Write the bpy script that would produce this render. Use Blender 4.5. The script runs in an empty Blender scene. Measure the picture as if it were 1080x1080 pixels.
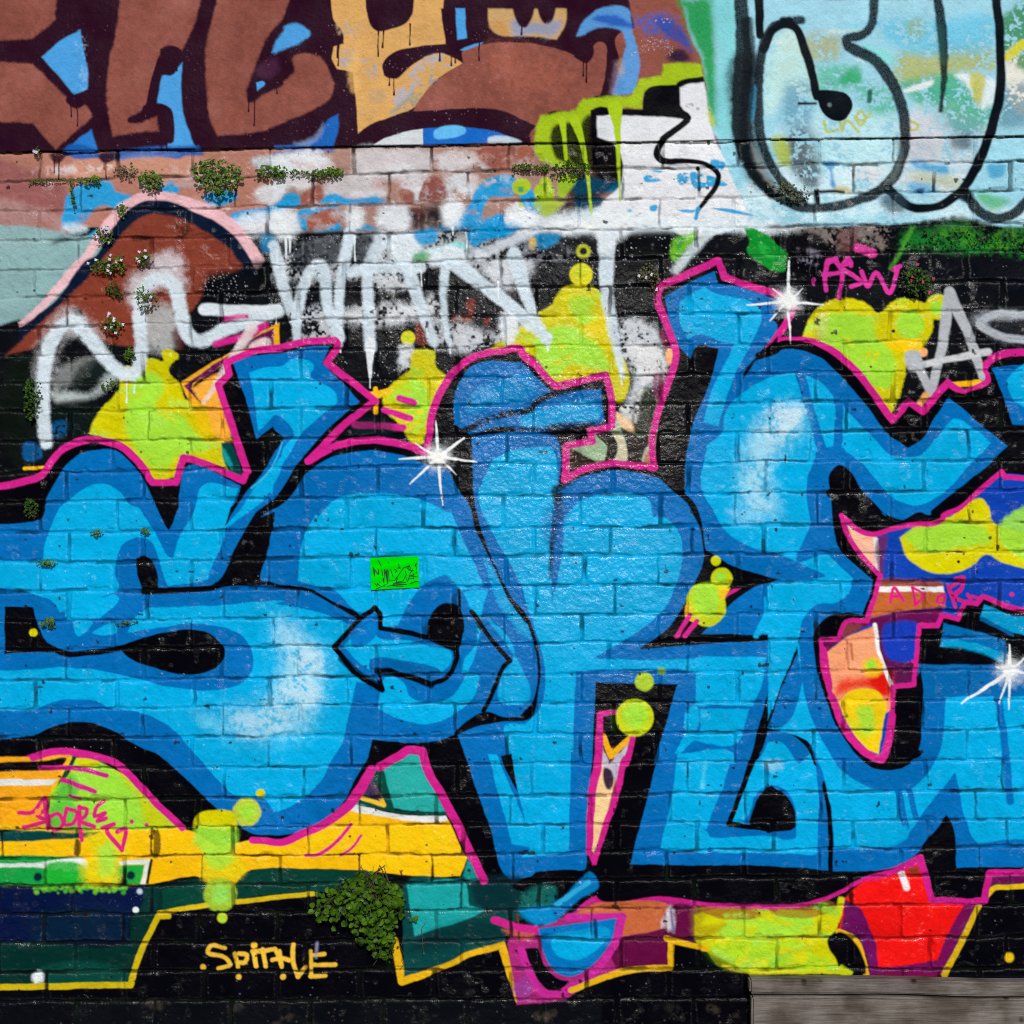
import bpy, math, random
from mathutils import Vector, Matrix
SC = bpy.context.scene
PX = 1 / 341.0                 # metres per photograph pixel on the wall face
ZC = 1.75                      # height of the lens
DIST = 4.5                     # lens to wall
# ---------------------------------------------------------------- camera, sky, sun, exposure
cam_d = bpy.data.cameras.new('camera'); cam = bpy.data.objects.new('camera', cam_d)
SC.collection.objects.link(cam); SC.camera = cam
cam.location = (0, -DIST, ZC); cam.rotation_euler = (math.radians(90), 0, 0)
cam_d.sensor_width = 36; cam_d.lens = 36 * DIST / (1080 * PX); cam_d.clip_end = 500
SUN_EL = math.radians(28); SUN_ROT = math.radians(172)
W = bpy.data.worlds.new('World'); SC.world = W; W.use_nodes = True
nt = W.node_tree; bg = nt.nodes['Background']
sky = nt.nodes.new('ShaderNodeTexSky'); sky.sky_type = 'NISHITA'; sky.sun_disc = False
sky.sun_elevation = SUN_EL; sky.sun_rotation = SUN_ROT
nt.links.new(sky.outputs[0], bg.inputs[0]); bg.inputs[1].default_value = 0.07
sd_ = bpy.data.lights.new('sun', 'SUN'); sun = bpy.data.objects.new('sun', sd_); SC.collection.objects.link(sun)
sd_.energy = 2.75; sd_.angle = math.radians(0.53); sd_.color = (1, 0.965, 0.91)
sdir = Vector((math.sin(SUN_ROT) * math.cos(SUN_EL), math.cos(SUN_ROT) * math.cos(SUN_EL), math.sin(SUN_EL)))
sun.rotation_euler = sdir.to_track_quat('Z', 'Y').to_euler(); sun.location = (0, -6, 6)
SC.view_settings.view_transform = 'Standard'; SC.view_settings.look = 'None'
SC.view_settings.exposure = 0.0; SC.view_settings.gamma = 1
try: SC.view_settings.use_curve_mapping = False
except Exception: pass
SC.render.engine = 'CYCLES'; SC.cycles.pixel_filter_type = 'BLACKMAN_HARRIS'; SC.cycles.filter_width = 1.1; SC.cycles.use_denoising = False
# ---------------------------------------------------------------- paint engine
import numpy as np
RNG = np.random.default_rng(7)
STEP = 0.8                                   # wall sampling in photo pixels
XD = np.arange(-14, 1094.01, STEP); YD = np.arange(-14, 1094.01, STEP)
XS = np.concatenate([np.arange(-560, -14.5, 6.0), XD, np.arange(1100, 1660, 6.0)])
YS = np.concatenate([np.arange(-330, -14.5, 6.0), YD, np.arange(1100, 1137.1, 5.0)])
NX, NY = len(XS), len(YS)
XG, YG = np.meshgrid(XS, YS)
XG = XG.astype(np.float32); YG = YG.astype(np.float32)

def sm(a, b, x):
    t = np.clip((x - a) / (b - a), 0, 1); return t * t * (3 - 2 * t)
def noise(x, y, scale, seed, octv=1):
    """smooth value noise in -1..1"""
    out = 0; amp = 1; tot = 0
    for o in range(octv):
        r = np.random.default_rng(seed * 31 + o).uniform(-1, 1, (256, 256)).astype(np.float32)
        u = x / scale; v = y / scale
        iu = np.floor(u).astype(np.int32); iv = np.floor(v).astype(np.int32)
        fu = u - iu; fv = v - iv; fu = fu * fu * (3 - 2 * fu); fv = fv * fv * (3 - 2 * fv)
        a = r[iv & 255, iu & 255]; b = r[iv & 255, (iu + 1) & 255]
        c = r[(iv + 1) & 255, iu & 255]; d = r[(iv + 1) & 255, (iu + 1) & 255]
        out = out + amp * ((a * (1 - fu) + b * fu) * (1 - fv) + (c * (1 - fu) + d * fu) * fv)
        tot += amp; amp *= 0.55; scale *= 0.5
    return out / tot * 1.3
GRAIN = RNG.uniform(-1, 1, (NY, NX)).astype(np.float32)
N1 = noise(XG, YG, 5.0, 1, 2).astype(np.float32)
N2 = noise(XG, YG, 26.0, 2, 3).astype(np.float32)
N3 = noise(XG, YG, 2.2, 3, 1).astype(np.float32)

def lin(c):
    c = np.asarray(c, np.float32) / 255.0
    return np.where(c <= 0.04045, c / 12.92, ((c + 0.055) / 1.055) ** 2.4).astype(np.float32)

COL = np.zeros((NY, NX, 3), np.float32)       # linear paint colour
PID = np.zeros((NY, NX), np.int16)            # which painted part a point belongs to
PARTS = [('brickwork', None)]
CUR = [None]
def part(name, label=None):
    if name is None: CUR[0] = None
    else: PARTS.append((name, label)); CUR[0] = len(PARTS) - 1
    return CUR[0]
def use(i): CUR[0] = i

def parse(s):
    ox = oy = 0.0; k = 1.0; pts = []
    for t in s.split():
        if t[0] == '@':
            if t == '@0': ox = oy = 0.0; k = 1.0
            elif t[1] == 'R': ox, oy, k = (float(v) for v in t[2:].split(','))
            else:
                ox = (30, 290, 550, 810)[int(t[2]) - 1]; oy = (15, 275, 535, 795)[int(t[1]) - 1]; k = 0.25
            continue
        c = t.endswith('!'); x, y = t.rstrip('!').split(',')
        pts.append((ox + k * float(x), oy + k * float(y), c))
    return pts
def curve(s, close, straight=False):
    P = parse(s); n = len(P); out = []
    rng_ = range(n if close else n - 1)
    for i in rng_:
        p1, p2 = P[i], P[(i + 1) % n]
        a = np.array(p1[:2]); b = np.array(p2[:2]); L = np.hypot(*(b - a))
        m = max(2, int(L / 4) + 1)
        t = np.arange(m)[:, None] / m
        if straight: out.append(a + (b - a) * t); continue
        p0 = P[(i - 1) % n] if (close or i > 0) else p1
        p3 = P[(i + 2) % n] if (close or i + 2 < n) else p2
        z0 = np.array(p0[:2]); z3 = np.array(p3[:2])
        d0 = max(np.hypot(*(a - z0)), 1e-6); d1 = max(L, 1e-6); d2 = max(np.hypot(*(z3 - b)), 1e-6)
        m1 = (b - a) if p1[2] else ((a - z0) / d0 + (b - a) / d1) * 0.5 * d1
        m2 = (b - a) if p2[2] else ((b - a) / d1 + (z3 - b) / d2) * 0.5 * d1
        if not close and i == 0: m1 = (b - a)
        if not close and i == n - 2: m2 = (b - a)
        h = (2*t**3-3*t**2+1)*a + (t**3-2*t**2+t)*m1 + (-2*t**3+3*t**2)*b + (t**3-t**2)*m2
        out.append(h)
    if not close: out.append(np.array([P[-1][:2]]))
    q = np.concatenate(out)
    w = 0.7
    q[:, 0] += w * noise(q[:, 0].copy(), q[:, 1].copy(), 14, 91, 2); q[:, 1] += w * noise(q[:, 0].copy(), q[:, 1].copy(), 14, 92, 2)
    return q

def box(q, pad):
    i0 = np.searchsorted(XS, q[:, 0].min() - pad); i1 = np.searchsorted(XS, q[:, 0].max() + pad)
    j0 = np.searchsorted(YS, q[:, 1].min() - pad); j1 = np.searchsorted(YS, q[:, 1].max() + pad)
    return i0, i1, j0, j1
def segdist(q, close, pad, w0, w1, i0, i1, j0, j1):
    """max over segments of (half width - distance)"""
    out = np.full((j1 - j0, i1 - i0), -1e3, np.float32)
    n = len(q); m = n if close else n - 1
    for k in range(m):
        a = q[k]; b = q[(k + 1) % n]; wa = w0[k]; wb = w0[(k + 1) % n]
        r = max(wa, wb) + pad
        x0 = max(np.searchsorted(XS, min(a[0], b[0]) - r), i0); x1 = min(np.searchsorted(XS, max(a[0], b[0]) + r), i1)
        y0 = max(np.searchsorted(YS, min(a[1], b[1]) - r), j0); y1 = min(np.searchsorted(YS, max(a[1], b[1]) + r), j1)
        if x1 <= x0 or y1 <= y0: continue
        X = XS[x0:x1][None, :].astype(np.float32) - a[0]; Y = YS[y0:y1][:, None].astype(np.float32) - a[1]
        dx, dy = b - a; L2 = dx * dx + dy * dy + 1e-9
        t = np.clip((X * dx + Y * dy) / L2, 0, 1)
        d = np.sqrt((X - t * dx) ** 2 + (Y - t * dy) ** 2)
        v = out[y0 - j0:y1 - j0, x0 - i0:x1 - i0]
        np.maximum(v, (wa + (wb - wa) * t) - d, out=v)
    return out
def lay(sl, cov, col):
    cov = cov[..., None]
    COL[sl] = COL[sl] * (1 - cov) + lin(col) * cov
    if CUR[0] is not None:
        PID[sl][cov[..., 0] > 0.5] = CUR[0]
def cover(sd, soft, op, sl, dry):
    g = soft * (0.35 * N1[sl] + 0.22 * GRAIN[sl]) if soft > 1.5 else 0.25 * N1[sl]
    c = sm(-soft, soft, sd + g)
    if soft > 1.5: c = c * (1 - 0.12 * np.abs(GRAIN[sl]))
    if dry: c = c * sm(dry - 0.35, dry + 0.35, N1[sl] * 0.6 + N2[sl] * 0.7 + 0.4 * N3[sl] + 0.75)
    return c * op
def fill(s, col, soft=0.7, op=1.0, dry=0, straight=False):
    q = curve(s, True, straight); pad = soft * 2 + 2
    i0, i1, j0, j1 = box(q, pad)
    if i1 <= i0 or j1 <= j0: return
    flip = np.zeros((j1 - j0, i1 - i0 + 1), np.int8)
    n = len(q); ys = YS[j0:j1]
    for k in range(n):
        a = q[k]; b = q[(k + 1) % n]
        if a[1] == b[1]: continue
        lo, hi = (a, b) if a[1] < b[1] else (b, a)
        r0 = np.searchsorted(ys, lo[1]); r1 = np.searchsorted(ys, hi[1])
        if r1 <= r0: continue
        rr = np.arange(r0, r1); xi = lo[0] + (ys[rr] - lo[1]) * (hi[0] - lo[0]) / (hi[1] - lo[1])
        ci = np.clip(np.searchsorted(XS, xi) - i0, 0, i1 - i0)
        np.add.at(flip, (rr, ci), 1)
    inside = (np.cumsum(flip, 1)[:, :-1] & 1).astype(bool)
    z = np.zeros(len(q)); d = -segdist(q, True, pad, z, None, i0, i1, j0, j1); d = np.minimum(d, 50)
    sd = np.where(inside, d, -d).astype(np.float32)
    sl = (slice(j0, j1), slice(i0, i1))
    lay(sl, cover(sd, soft, op, sl, dry), col)
def stroke(s, w, col, soft=0.7, op=1.0, dry=0, straight=False, taper=None):
    q = curve(s, False, straight); n = len(q)
    W = np.full(n, w / 2.0) if taper is None else np.interp(np.linspace(0, 1, n), np.linspace(0, 1, len(taper)), np.array(taper) / 2.0)
    W = W * (1 + 0.07 * noise(q[:, 0].copy(), q[:, 1].copy(), 17, 77, 1))
    pad = soft * 2 + 2
    i0, i1, j0, j1 = box(q, pad + W.max())
    if i1 <= i0 or j1 <= j0: return
    sd = segdist(q, False, pad, W, None, i0, i1, j0, j1)
    sl = (slice(j0, j1), slice(i0, i1))
    lay(sl, cover(sd, soft, op, sl, dry), col)
def dot(s, r, col, soft=0.7, op=1.0, dry=0):
    for x, y, _ in parse(s):
        t = f'@0 {x},{y} {x+0.01},{y}'
        stroke(t, r * 2, col, soft, op, dry)
def drip(s, L, w, col):
    for x, y, _ in parse(s):
        stroke(f'@0 {x},{y-3} {x+RNG.uniform(-.5,.5):.2f},{y+L}', w, col, 0.5, taper=[w, w * .7, w * .7, w * 1.2])
def flecks(x0, y0, x1, y1, n, col, r=(0.3, 0.9), op=0.9):
    """fine flecks: overspray, mud, and sun sparkle painted as dots"""
    for x, y, rr in zip(RNG.uniform(x0, x1, n), RNG.uniform(y0, y1, n), r[0] + (r[1] - r[0]) * RNG.uniform(0, 1, n) ** 2.5):
        if noise(np.array([x]), np.array([y]), 16, 15)[0] < -0.15: continue
        i0 = np.searchsorted(XS, x - 2.5); i1 = np.searchsorted(XS, x + 2.5); j0 = np.searchsorted(YS, y - 2.5); j1 = np.searchsorted(YS, y + 2.5)
        if i1 <= i0 or j1 <= j0: continue
        X = XS[i0:i1][None, :] - x; Y = YS[j0:j1][:, None] - y
        c = (sm(-.6, .6, rr - np.sqrt(X * X + Y * Y)) * op).astype(np.float32)[..., None]
        sl = (slice(j0, j1), slice(i0, i1)); COL[sl] = COL[sl] * (1 - c) + lin(col) * c
import math
# ---------------------------------------------------------------- the graffiti, painted coat by coat
LB=(0,170,228); DB=(0,108,184); BK=(6,6,13); PK=(208,34,140); YL=(212,206,8); LM=(158,224,62); OR=(250,186,18)
TEAL=(22,158,160); DTEAL=(6,66,68); PUR=(104,18,82); BROWN=(141,81,71); MAR=(42,13,32); TAN=(214,166,100); NAVY=(8,22,64)
RED=(236,22,20); PEACH=(250,162,118); ROYAL=(14,66,176); WHT=(214,228,238); SKY=(74,158,226); GREY=(150,160,168)
COL[:] = lin((12, 14, 20))
f = fill; k = stroke
# beyond the photographed stretch the wall carries older, plainer coats
f('@0 -700,-400! 1700,-400! 1700,150! -700,160!', BROWN, 1)
f('@0 -700,700! -80,690 -60,860 -120,1300! -700,1300!', (30,60,80), 14)
f('@0 -700,300! -1500,330 -90,420 -90,640 -1500,720 -700,700!', DB, 10)
f('@0 1180,300! 1700,260! 1700,700! 1240,720 1160,560', (20,110,150), 12)
f('@0 1120,-400! 1700,-400! 1700,240! 2700,250 1110,120', (110,170,180), 12)

# ===== the rendered band on top: maroon outlined letters
render_part = part('cement_render', 'smooth cement render band above the brick courses')
f('@0 -700,-400! 1700,-400! 1700,144! 1000,145 545,151 290,156 30,160! -700,168!', BROWN, 0.6)
maroon_part = part('letter_outline', 'dark maroon dripping outline round the brown letters')
f('@0 -60,-60! 660,-60! 690,20 650,40 660,90 640,110 560,140 560,155! 300,159.5! -60,164!', MAR, 1.0)
part('painted_letter', 'brown painted letter at the upper left corner')
f('@11 -400,-200! 130,-200! 115,25! 60,75 20,105! -1500,200!', BROWN, 1.9)
f('@11 20,213! 110,300 188,378! 205,400 240,382 272,435! 190,510 120,573! 70,520 20,462! -1500,380! -1500,120!', BROWN, 1.9)
part('blue_backing', 'sky blue wedges between the brown letters')
f('@11 60,186! 150,108 222,72! 236,150 252,250 250,318! 195,338! 110,240', SKY, 1.4)
f('@11 205,75! 225,75 246,250 245,320! 215,320! 208,200', (150,190,225), 3, .55, dry=.8)
f('@11 540,395! 555,310 568,262! 600,255 652,205! 645,300 655,420 680,500 700,550! 740,600 560,590! 605,520 600,430 570,400', SKY, 1.4)
f('@11 150,600! 200,540 268,488! 280,530 292,575! 300,590 160,590', (40,120,205), 1.5)
part('painted_letter', 'brown painted letter with a hooked foot')
f('@11 392,-100! 740,-100! 710,25! 650,158! 622,140 575,140 552,190 500,400! 425,440! 435,462 545,436! 552,494! 470,500 358,516! 342,430 334,300 345,190 368,100', BROWN, 1.9)
k('@11 500,405! 545,398 590,415 600,450 600,530', 9, MAR, 1)
k('@11 430,450 500,425 545,415', 6, MAR, 1.2)
f('@11 560,150! 610,137 650,165 640,200 612,258 585,262 565,230', MAR, 1)
k('@11 560,200 535,290 510,400', 8.5, MAR, 1)
part('painted_letter', 'brown painted letter curling to a point')
f('@11 800,-60! 1100,-60! 1075,25! 1010,100 960,210 922,325! 930,375 1000,340 1080,300! @12 40,290! 84,240 75,190 140,166 195,185 250,295! 238,350 150,410 0,474! @11 960,500 800,516! 772,450 752,300 750,150 768,70', BROWN, 1.9)
f('@11 1030,165! 1060,100 1080,80 @12 40,55 100,42 150,85 100,130 50,150 0,172! @11 1050,170', SKY, 2)
f('@11 965,290! 990,284 1002,296 968,326!', SKY, 1)
f('@11 960,240 1010,200 1050,190 1060,230 1000,280', (80,40,70), 4, .6)
part('painted_letter', 'tan patched letter with blotchy blue patches')
f('@12 235,-60! 712,-60! 708,25! 722,130! 600,142 490,175 455,215 462,262! 500,272! 690,170 760,190 792,210! 660,300 580,400 500,430 400,468 350,502! 345,380 328,250! 262,234! 240,190 250,140! 290,128! 285,80 250,30', TAN, 1)
for q, c, o in (('@12 360,190! 430,190! 425,270! 365,270!',(140,160,192),.85), ('@12 260,40! 390,30! 380,85! 270,90!',(190,160,130),.7), ('@12 280,160 330,150 340,200 290,230',(170,165,160),.6),
             ('@12 580,240 690,170 760,200 700,270 600,330 520,400 500,380',(150,172,205),.7), ('@12 480,420 560,350 680,240 690,270 600,390',(150,145,130),.8), ('@12 360,100 420,70 430,100',(190,90,80),.7), ('@12 640,40 700,30 705,100 650,120',(185,150,110),.6)):
    f(q, c, 3, o, dry=.7)
for _x, _y, _w, _h, _c in ((300,60,50,40,(180,170,150)), (420,110,40,50,(196,150,96)), (520,100,60,50,(200,160,104)), (620,80,60,60,(196,150,92)), (370,300,40,60,(200,150,90)), (430,350,60,50,(176,150,120)), (300,200,40,40,(160,165,175)), (540,120,90,20,(220,176,110)), (340,250,30,160,(226,182,110)), (390,420,60,40,(196,160,110))):
    f(f'@12 {_x-_w/2},{_y-_h/2} {_x+_w/2},{_y-_h/2} {_x+_w/2},{_y+_h/2} {_x-_w/2},{_y+_h/2}', _c, 3, .6, dry=.5)
f('@12 395,-300! 572,-300! 565,30 490,65 430,72 405,50', MAR, 1)
f('@12 455,225! 470,190 530,155 620,138 720,130! 720,165! 640,175 560,235 510,275 470,268', MAR, 1)
f('@12 700,-20! 762,-20! 770,110! 720,132!', MAR, 1); 
f('@12 762,-20! 800,-20! 812,104! 770,112!', SKY, 1)
f('@12 900,-20! 1010,-20! 1080,-20! @13 190,-20! 188,40 150,112! 70,100 0,95 @12 1000,96! 930,84 905,50', (196,160,110), 1.5)
f('@12 1000,30 1080,40 @13 100,40 170,30 140,90 50,85 @12 1010,90', (120,150,200), 4, .8)
f('@13 -40,-300! 48,-300! 40,30 15,62 -12,50', MAR, 1.5); f('@13 78,-300! 128,-300! 124,38 100,46 82,30', MAR, 1.5); f('@13 40,60 90,40 150,40 120,100 50,95', (150,150,160), 3, .6, dry=.5); f('@12 905,40 960,30 980,90 930,80', (190,140,70), 3, .7, dry=.4)
f('@12 780,155! 830,132 880,122! 850,145 790,160', SKY, 1)
part('painted_letter', 'brown painted letter with a broad rounded base')
f('@12 785,165! 850,140 960,122 1080,124! @13 90,135 190,160 250,190! 275,200 285,160! 320,122 355,130 358,185 350,270 330,345! 272,360 235,405 110,420 70,470 0,446! @12 980,415 850,400 720,405 580,412! 640,325 710,265 795,212!', BROWN, 1)
f('@12 900,170 1000,150 1080,180 @13 200,260 100,330 @12 1000,300', (168,96,78), 20, .5)
_n = noise(XG, YG, 38, 81, 3); _m = (YG < 160) & (COL[..., 0] > 0.15) & (COL[..., 0] < 0.36) & (COL[..., 2] < 0.09)
COL[:] = np.where(_m[..., None], COL * (1 + 0.16 * _n + 0.08 * N1)[..., None] + (0.02 * np.clip(_n, 0, 1))[..., None], COL)
part('blue_backing', 'blue flashes right of the last brown letter')
f('@13 232,95! 255,40 330,-20 450,-20 462,60 490,150 502,220! 492,275! 470,330 400,348! 380,340! 410,240 440,140! 425,80 330,58 250,92', (86,152,218), 1.6)
f('@13 300,20 400,10 470,60 440,60 340,40', (30,80,180), 3, .9)
k('@13 405,210 385,330', 7, (150,120,150), 4, .5); k('@13 415,200 420,250', 5, (190,160,110), 3, .6)
part('brown_backing', 'brown wash behind the green and lime paint')
f('@13 452,-60! 700,-60! 780,215! 640,205 600,215 590,265! 500,272! 502,200 480,90', BROWN, 1.5)
f('@13 480,30 620,10 700,120 620,130 560,110', (50,90,185), 7, .75, dry=.7); f('@13 560,20 640,30 720,170 680,140 600,90', (28,70,165), 4, .8)
f('@13 615,175 650,150 700,165 715,195 670,210 620,195', (20,20,55), 4, .95)
flecks(665, 20, 710, 60, 260, (205,190,190), (.2,.7), .8)
# white and blue just under the outline
use(maroon_part)
part('white_underlay', 'white and royal blue paint showing under the maroon arch')
f('@12 412,556! 455,530 520,505 625,484! 625,553!', (205,214,222), .8); f('@12 625,484! 720,478 820,482 950,505 1045,542! 900,546 625,553!', (24,104,200), .8)
f('@12 675,490 800,482 805,500 740,525 670,520', (96,184,240), 1.2); f('@12 900,528 960,515 1040,540 900,545', (190,210,228), 1.5)
part('blue_backing', 'deep blue flick below the brown curled letter')
f('@12 0,560! 120,548 185,520 215,460 268,422! 268,490 248,560 240,595! 100,590 0,610!', (26,98,184), 1.5)
f('@12 80,550 160,520 205,465 190,520 150,555', (140,160,210), 3, .6)

# ===== top courses of brick: pinkish brown, whites, sky blues
part(None)
f('@0 -1500,165! 60,161! 300,157.5! 300,236 220,238 -1500,252!', (176,122,108), 1)
f('@0 300,157.5! 545,153! 700,149! 700,240! 300,246!', (168,132,122), 2)
f('@11 -1500,720 140,720 180,800 150,850 -1500,850', (150,92,92), 4)
f('@11 -1500,850 140,850 200,900 -1500,910', (170,130,128), 5)
for q in ('@11 190,615 330,600 700,585 760,650 700,690 480,700 400,640 360,660 330,690 200,690',): f(q, (200,146,124), 3, .8)
for q in ('@11 148,830! 160,770 220,715! 340,705 372,750 440,768 390,830! 300,808 235,880 160,905 140,870', '@11 550,745 600,705 640,745 600,760', '@11 740,770 850,740 880,770 790,815 750,800',
          '@11 210,965 280,915 310,900 290,950', '@11 850,850 1000,815 1080,790 1080,830 990,875 870,880'):
    f(q, (0,158,222), 2.2)
f('@11 140,900 210,880 250,910 200,925', (200,220,235), 4, .9)
f('@11 -1500,905! 80,905 230,940 270,940 220,1000 150,1080! -1500,1300!', (138,176,180), 2)
f('@11 110,955 180,950 190,1020 175,1080 120,1080', (12,18,26), 6, .85); f('@21 -1500,0 60,30 80,90 20,180 -1500,260', (138,176,180), 2); f('@21 25,60 45,55 42,90 26,95', (16,30,36), 2)
part('blue_backing', 'deep blue strip running along the first joint')
f('@11 150,590! 160,560 280,570 300,590 400,575 560,560 720,555! 740,590 660,598 640,607 560,602 460,600 380,612 300,606 220,612', (20,90,172), 2)
f('@11 380,605 470,585 560,590 640,590 560,600', (120,150,200), 3, .5)
f('@11 940,615 1000,600 1080,595 1080,660 980,660', (200,222,232), 4, .9); k('@12 0,590 100,575 240,570', 5, (24,80,150), 3, .8)
part(None)
# middle white clouds
for q, o in (('@12 0,600 60,585 200,590 250,640 180,670 0,668', .95), ('@12 340,575 480,565 650,580 655,660 340,664', .6), ('@12 690,590 820,580 870,600 840,640 700,655', .65), ('@12 870,625 910,610 920,640 880,650',.95),
             ('@12 0,690 160,700 150,740 60,730 0,780', .9), ('@11 960,750 1080,705 1080,790 970,790', .85), ('@12 230,700 440,690 470,760 250,790 200,750', .6), ('@12 520,710 640,690 600,790 540,740', .8), ('@12 720,690 860,690 840,740 760,730 740,790',.8), ('@12 760,735 840,730 835,765 790,760',.95),
             ('@12 440,810 560,815 590,880 480,915 430,880', .97), ('@12 700,815 800,815 810,860 760,910 700,890', .97), ('@12 310,825 370,820 365,880 335,915 310,880', .9), ('@12 975,830 1080,800 1080,910 980,890', .95), ('@12 0,830 90,830 120,920 0,920', .95), ('@11 870,870 1080,850 1080,1010 960,990', .9), ('@12 480,930 580,925 590,1010 500,1030', .9), ('@12 590,960 700,950 800,960 800,1030 600,1020',.9)):
    f(q, (218,226,236), 5, o)
for q in ('@12 0,800! 60,752 95,760 110,800 0,805', '@12 180,790 240,760 330,780 420,770 470,790 330,802', '@12 100,830 200,815 270,815 150,860 130,920 100,890', '@12 160,915 230,880 275,880 280,910', '@12 340,915 380,885 430,910', '@12 370,790 430,765 440,795',
          '@12 690,880 720,900 820,800 860,720 940,680 1010,690 1010,760 900,780 880,860 970,840 960,890 850,935 840,975 820,970 830,910 780,915 690,920', '@12 580,920 625,905 630,960 580,960', '@12 1000,980 1080,940 1080,960 1010,985', '@13 0,720 40,735 90,820 60,850 0,800', '@13 0,940 60,935 140,940 120,985 50,1000 0,985',
          '@13 200,700 290,690 380,700 460,690 440,740 340,750 220,750', '@13 230,760 350,790 340,850 240,900 230,840'):
    f(q, (0,156,220), 2)
f('@12 550,965 660,940 750,945 790,975 700,960 600,990', (120,215,215), 2, .9); f('@12 580,975 640,970 600,1010', (110,170,90), 3, .8)
f('@12 530,735 590,760 580,800 530,770', BROWN, 2); f('@12 640,690 690,690 730,770 610,785', (140,84,80), 1.5); f('@12 140,860 250,825 275,870 140,905', (158,92,76), 1.5); f('@12 850,570 1010,560 1000,640 900,650', BROWN, 3); f('@12 1030,560 1080,555 1080,640 1020,640', (160,92,74), 2); f('@12 110,770 190,720 200,780 110,800', (150,90,80), 2); f('@12 570,820 620,820 630,880 590,870', (140,84,80), 2)
f('@12 640,880 645,840 690,825 700,880 660,910', (20,18,28), 4, .9); f('@12 560,820 600,850 605,900 570,880', (20,18,28), 4, .85)
for _i in range(70):
    _x = RNG.uniform(34, 560); _y = RNG.uniform(160, 246); _w = RNG.uniform(4, 17)
    k(f'@0 {_x-_w:.1f},{_y:.1f} {_x+_w:.1f},{_y+RNG.uniform(-3,3):.1f}', RNG.uniform(3, 11), ((206,190,190),(176,120,106),(222,228,236),(190,150,140),(150,96,88),(196,206,216))[_i % 6], 3.5, .5, dry=.55)
# black hazy brick courses
f('@0 -1500,300! 34,320 200,262 300,245 420,242 560,240 700,245 830,240 1000,255 2700,250! 2700,420! -1500,520!', (14,16,22), 6)
f('@13 190,690 260,670 430,650 420,720 330,770 200,780', BK, 5, .9); f('@13 130,850 210,780 340,770 350,800 220,860', (16,20,30), 4, .9)
f('@0 -1500,272! 34,262 110,250 60,320 30,335 -1500,420!', (138,176,180), 2)

# ===== the two large bubble letters at the upper right
teal_part = part('painted_wash', 'pale turquoise wash filling the bubble letters')
f('@13 670,-60! 900,-60! 2700,-60! @14 2700,-60! 2700,880! 1035,900 960,890 800,850 600,880 400,890 100,900 -80,905 @13 960,860 860,700 830,540 790,480! 760,200 720,120', (156,216,238), 2)
part(None)
f('@13 660,-60! 810,-60! 820,200 830,480! 800,470 780,380 760,200 720,110', (20,150,70), 6)
f('@13 800,-60! 900,-60 915,130 890,330 890,500 850,530 820,440 830,200', (120,206,214), 7, .9)
use(teal_part)
f('@14 60,480 540,470 560,700 450,780 200,800 60,700', (206,232,244), 9, .85, dry=.35); f('@14 600,420 930,480 850,680 760,760 600,750 530,700', (204,216,228), 10, .85, dry=.3); f('@14 20,180 60,70 120,80 160,200 190,340 100,330 0,420', (198,230,222), 8, .9); f('@14 -150,800 100,870 500,850 900,860 2700,900 2700,830 900,800 500,790 200,810 -60,700', (200,228,240), 9, .9, dry=.3)
for _i in range(46):
    _x = RNG.uniform(790, 1075); _y = RNG.uniform(20, 200); _w = RNG.uniform(8, 26); k(f'@0 {_x-_w:.1f},{_y:.1f} {_x+_w:.1f},{_y+RNG.uniform(-4,4):.1f}', RNG.uniform(2, 7), ((150,206,226),(206,232,240),(120,196,222),(226,236,240),(170,214,206))[_i % 5], 2.5, .6, dry=.6)
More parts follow.
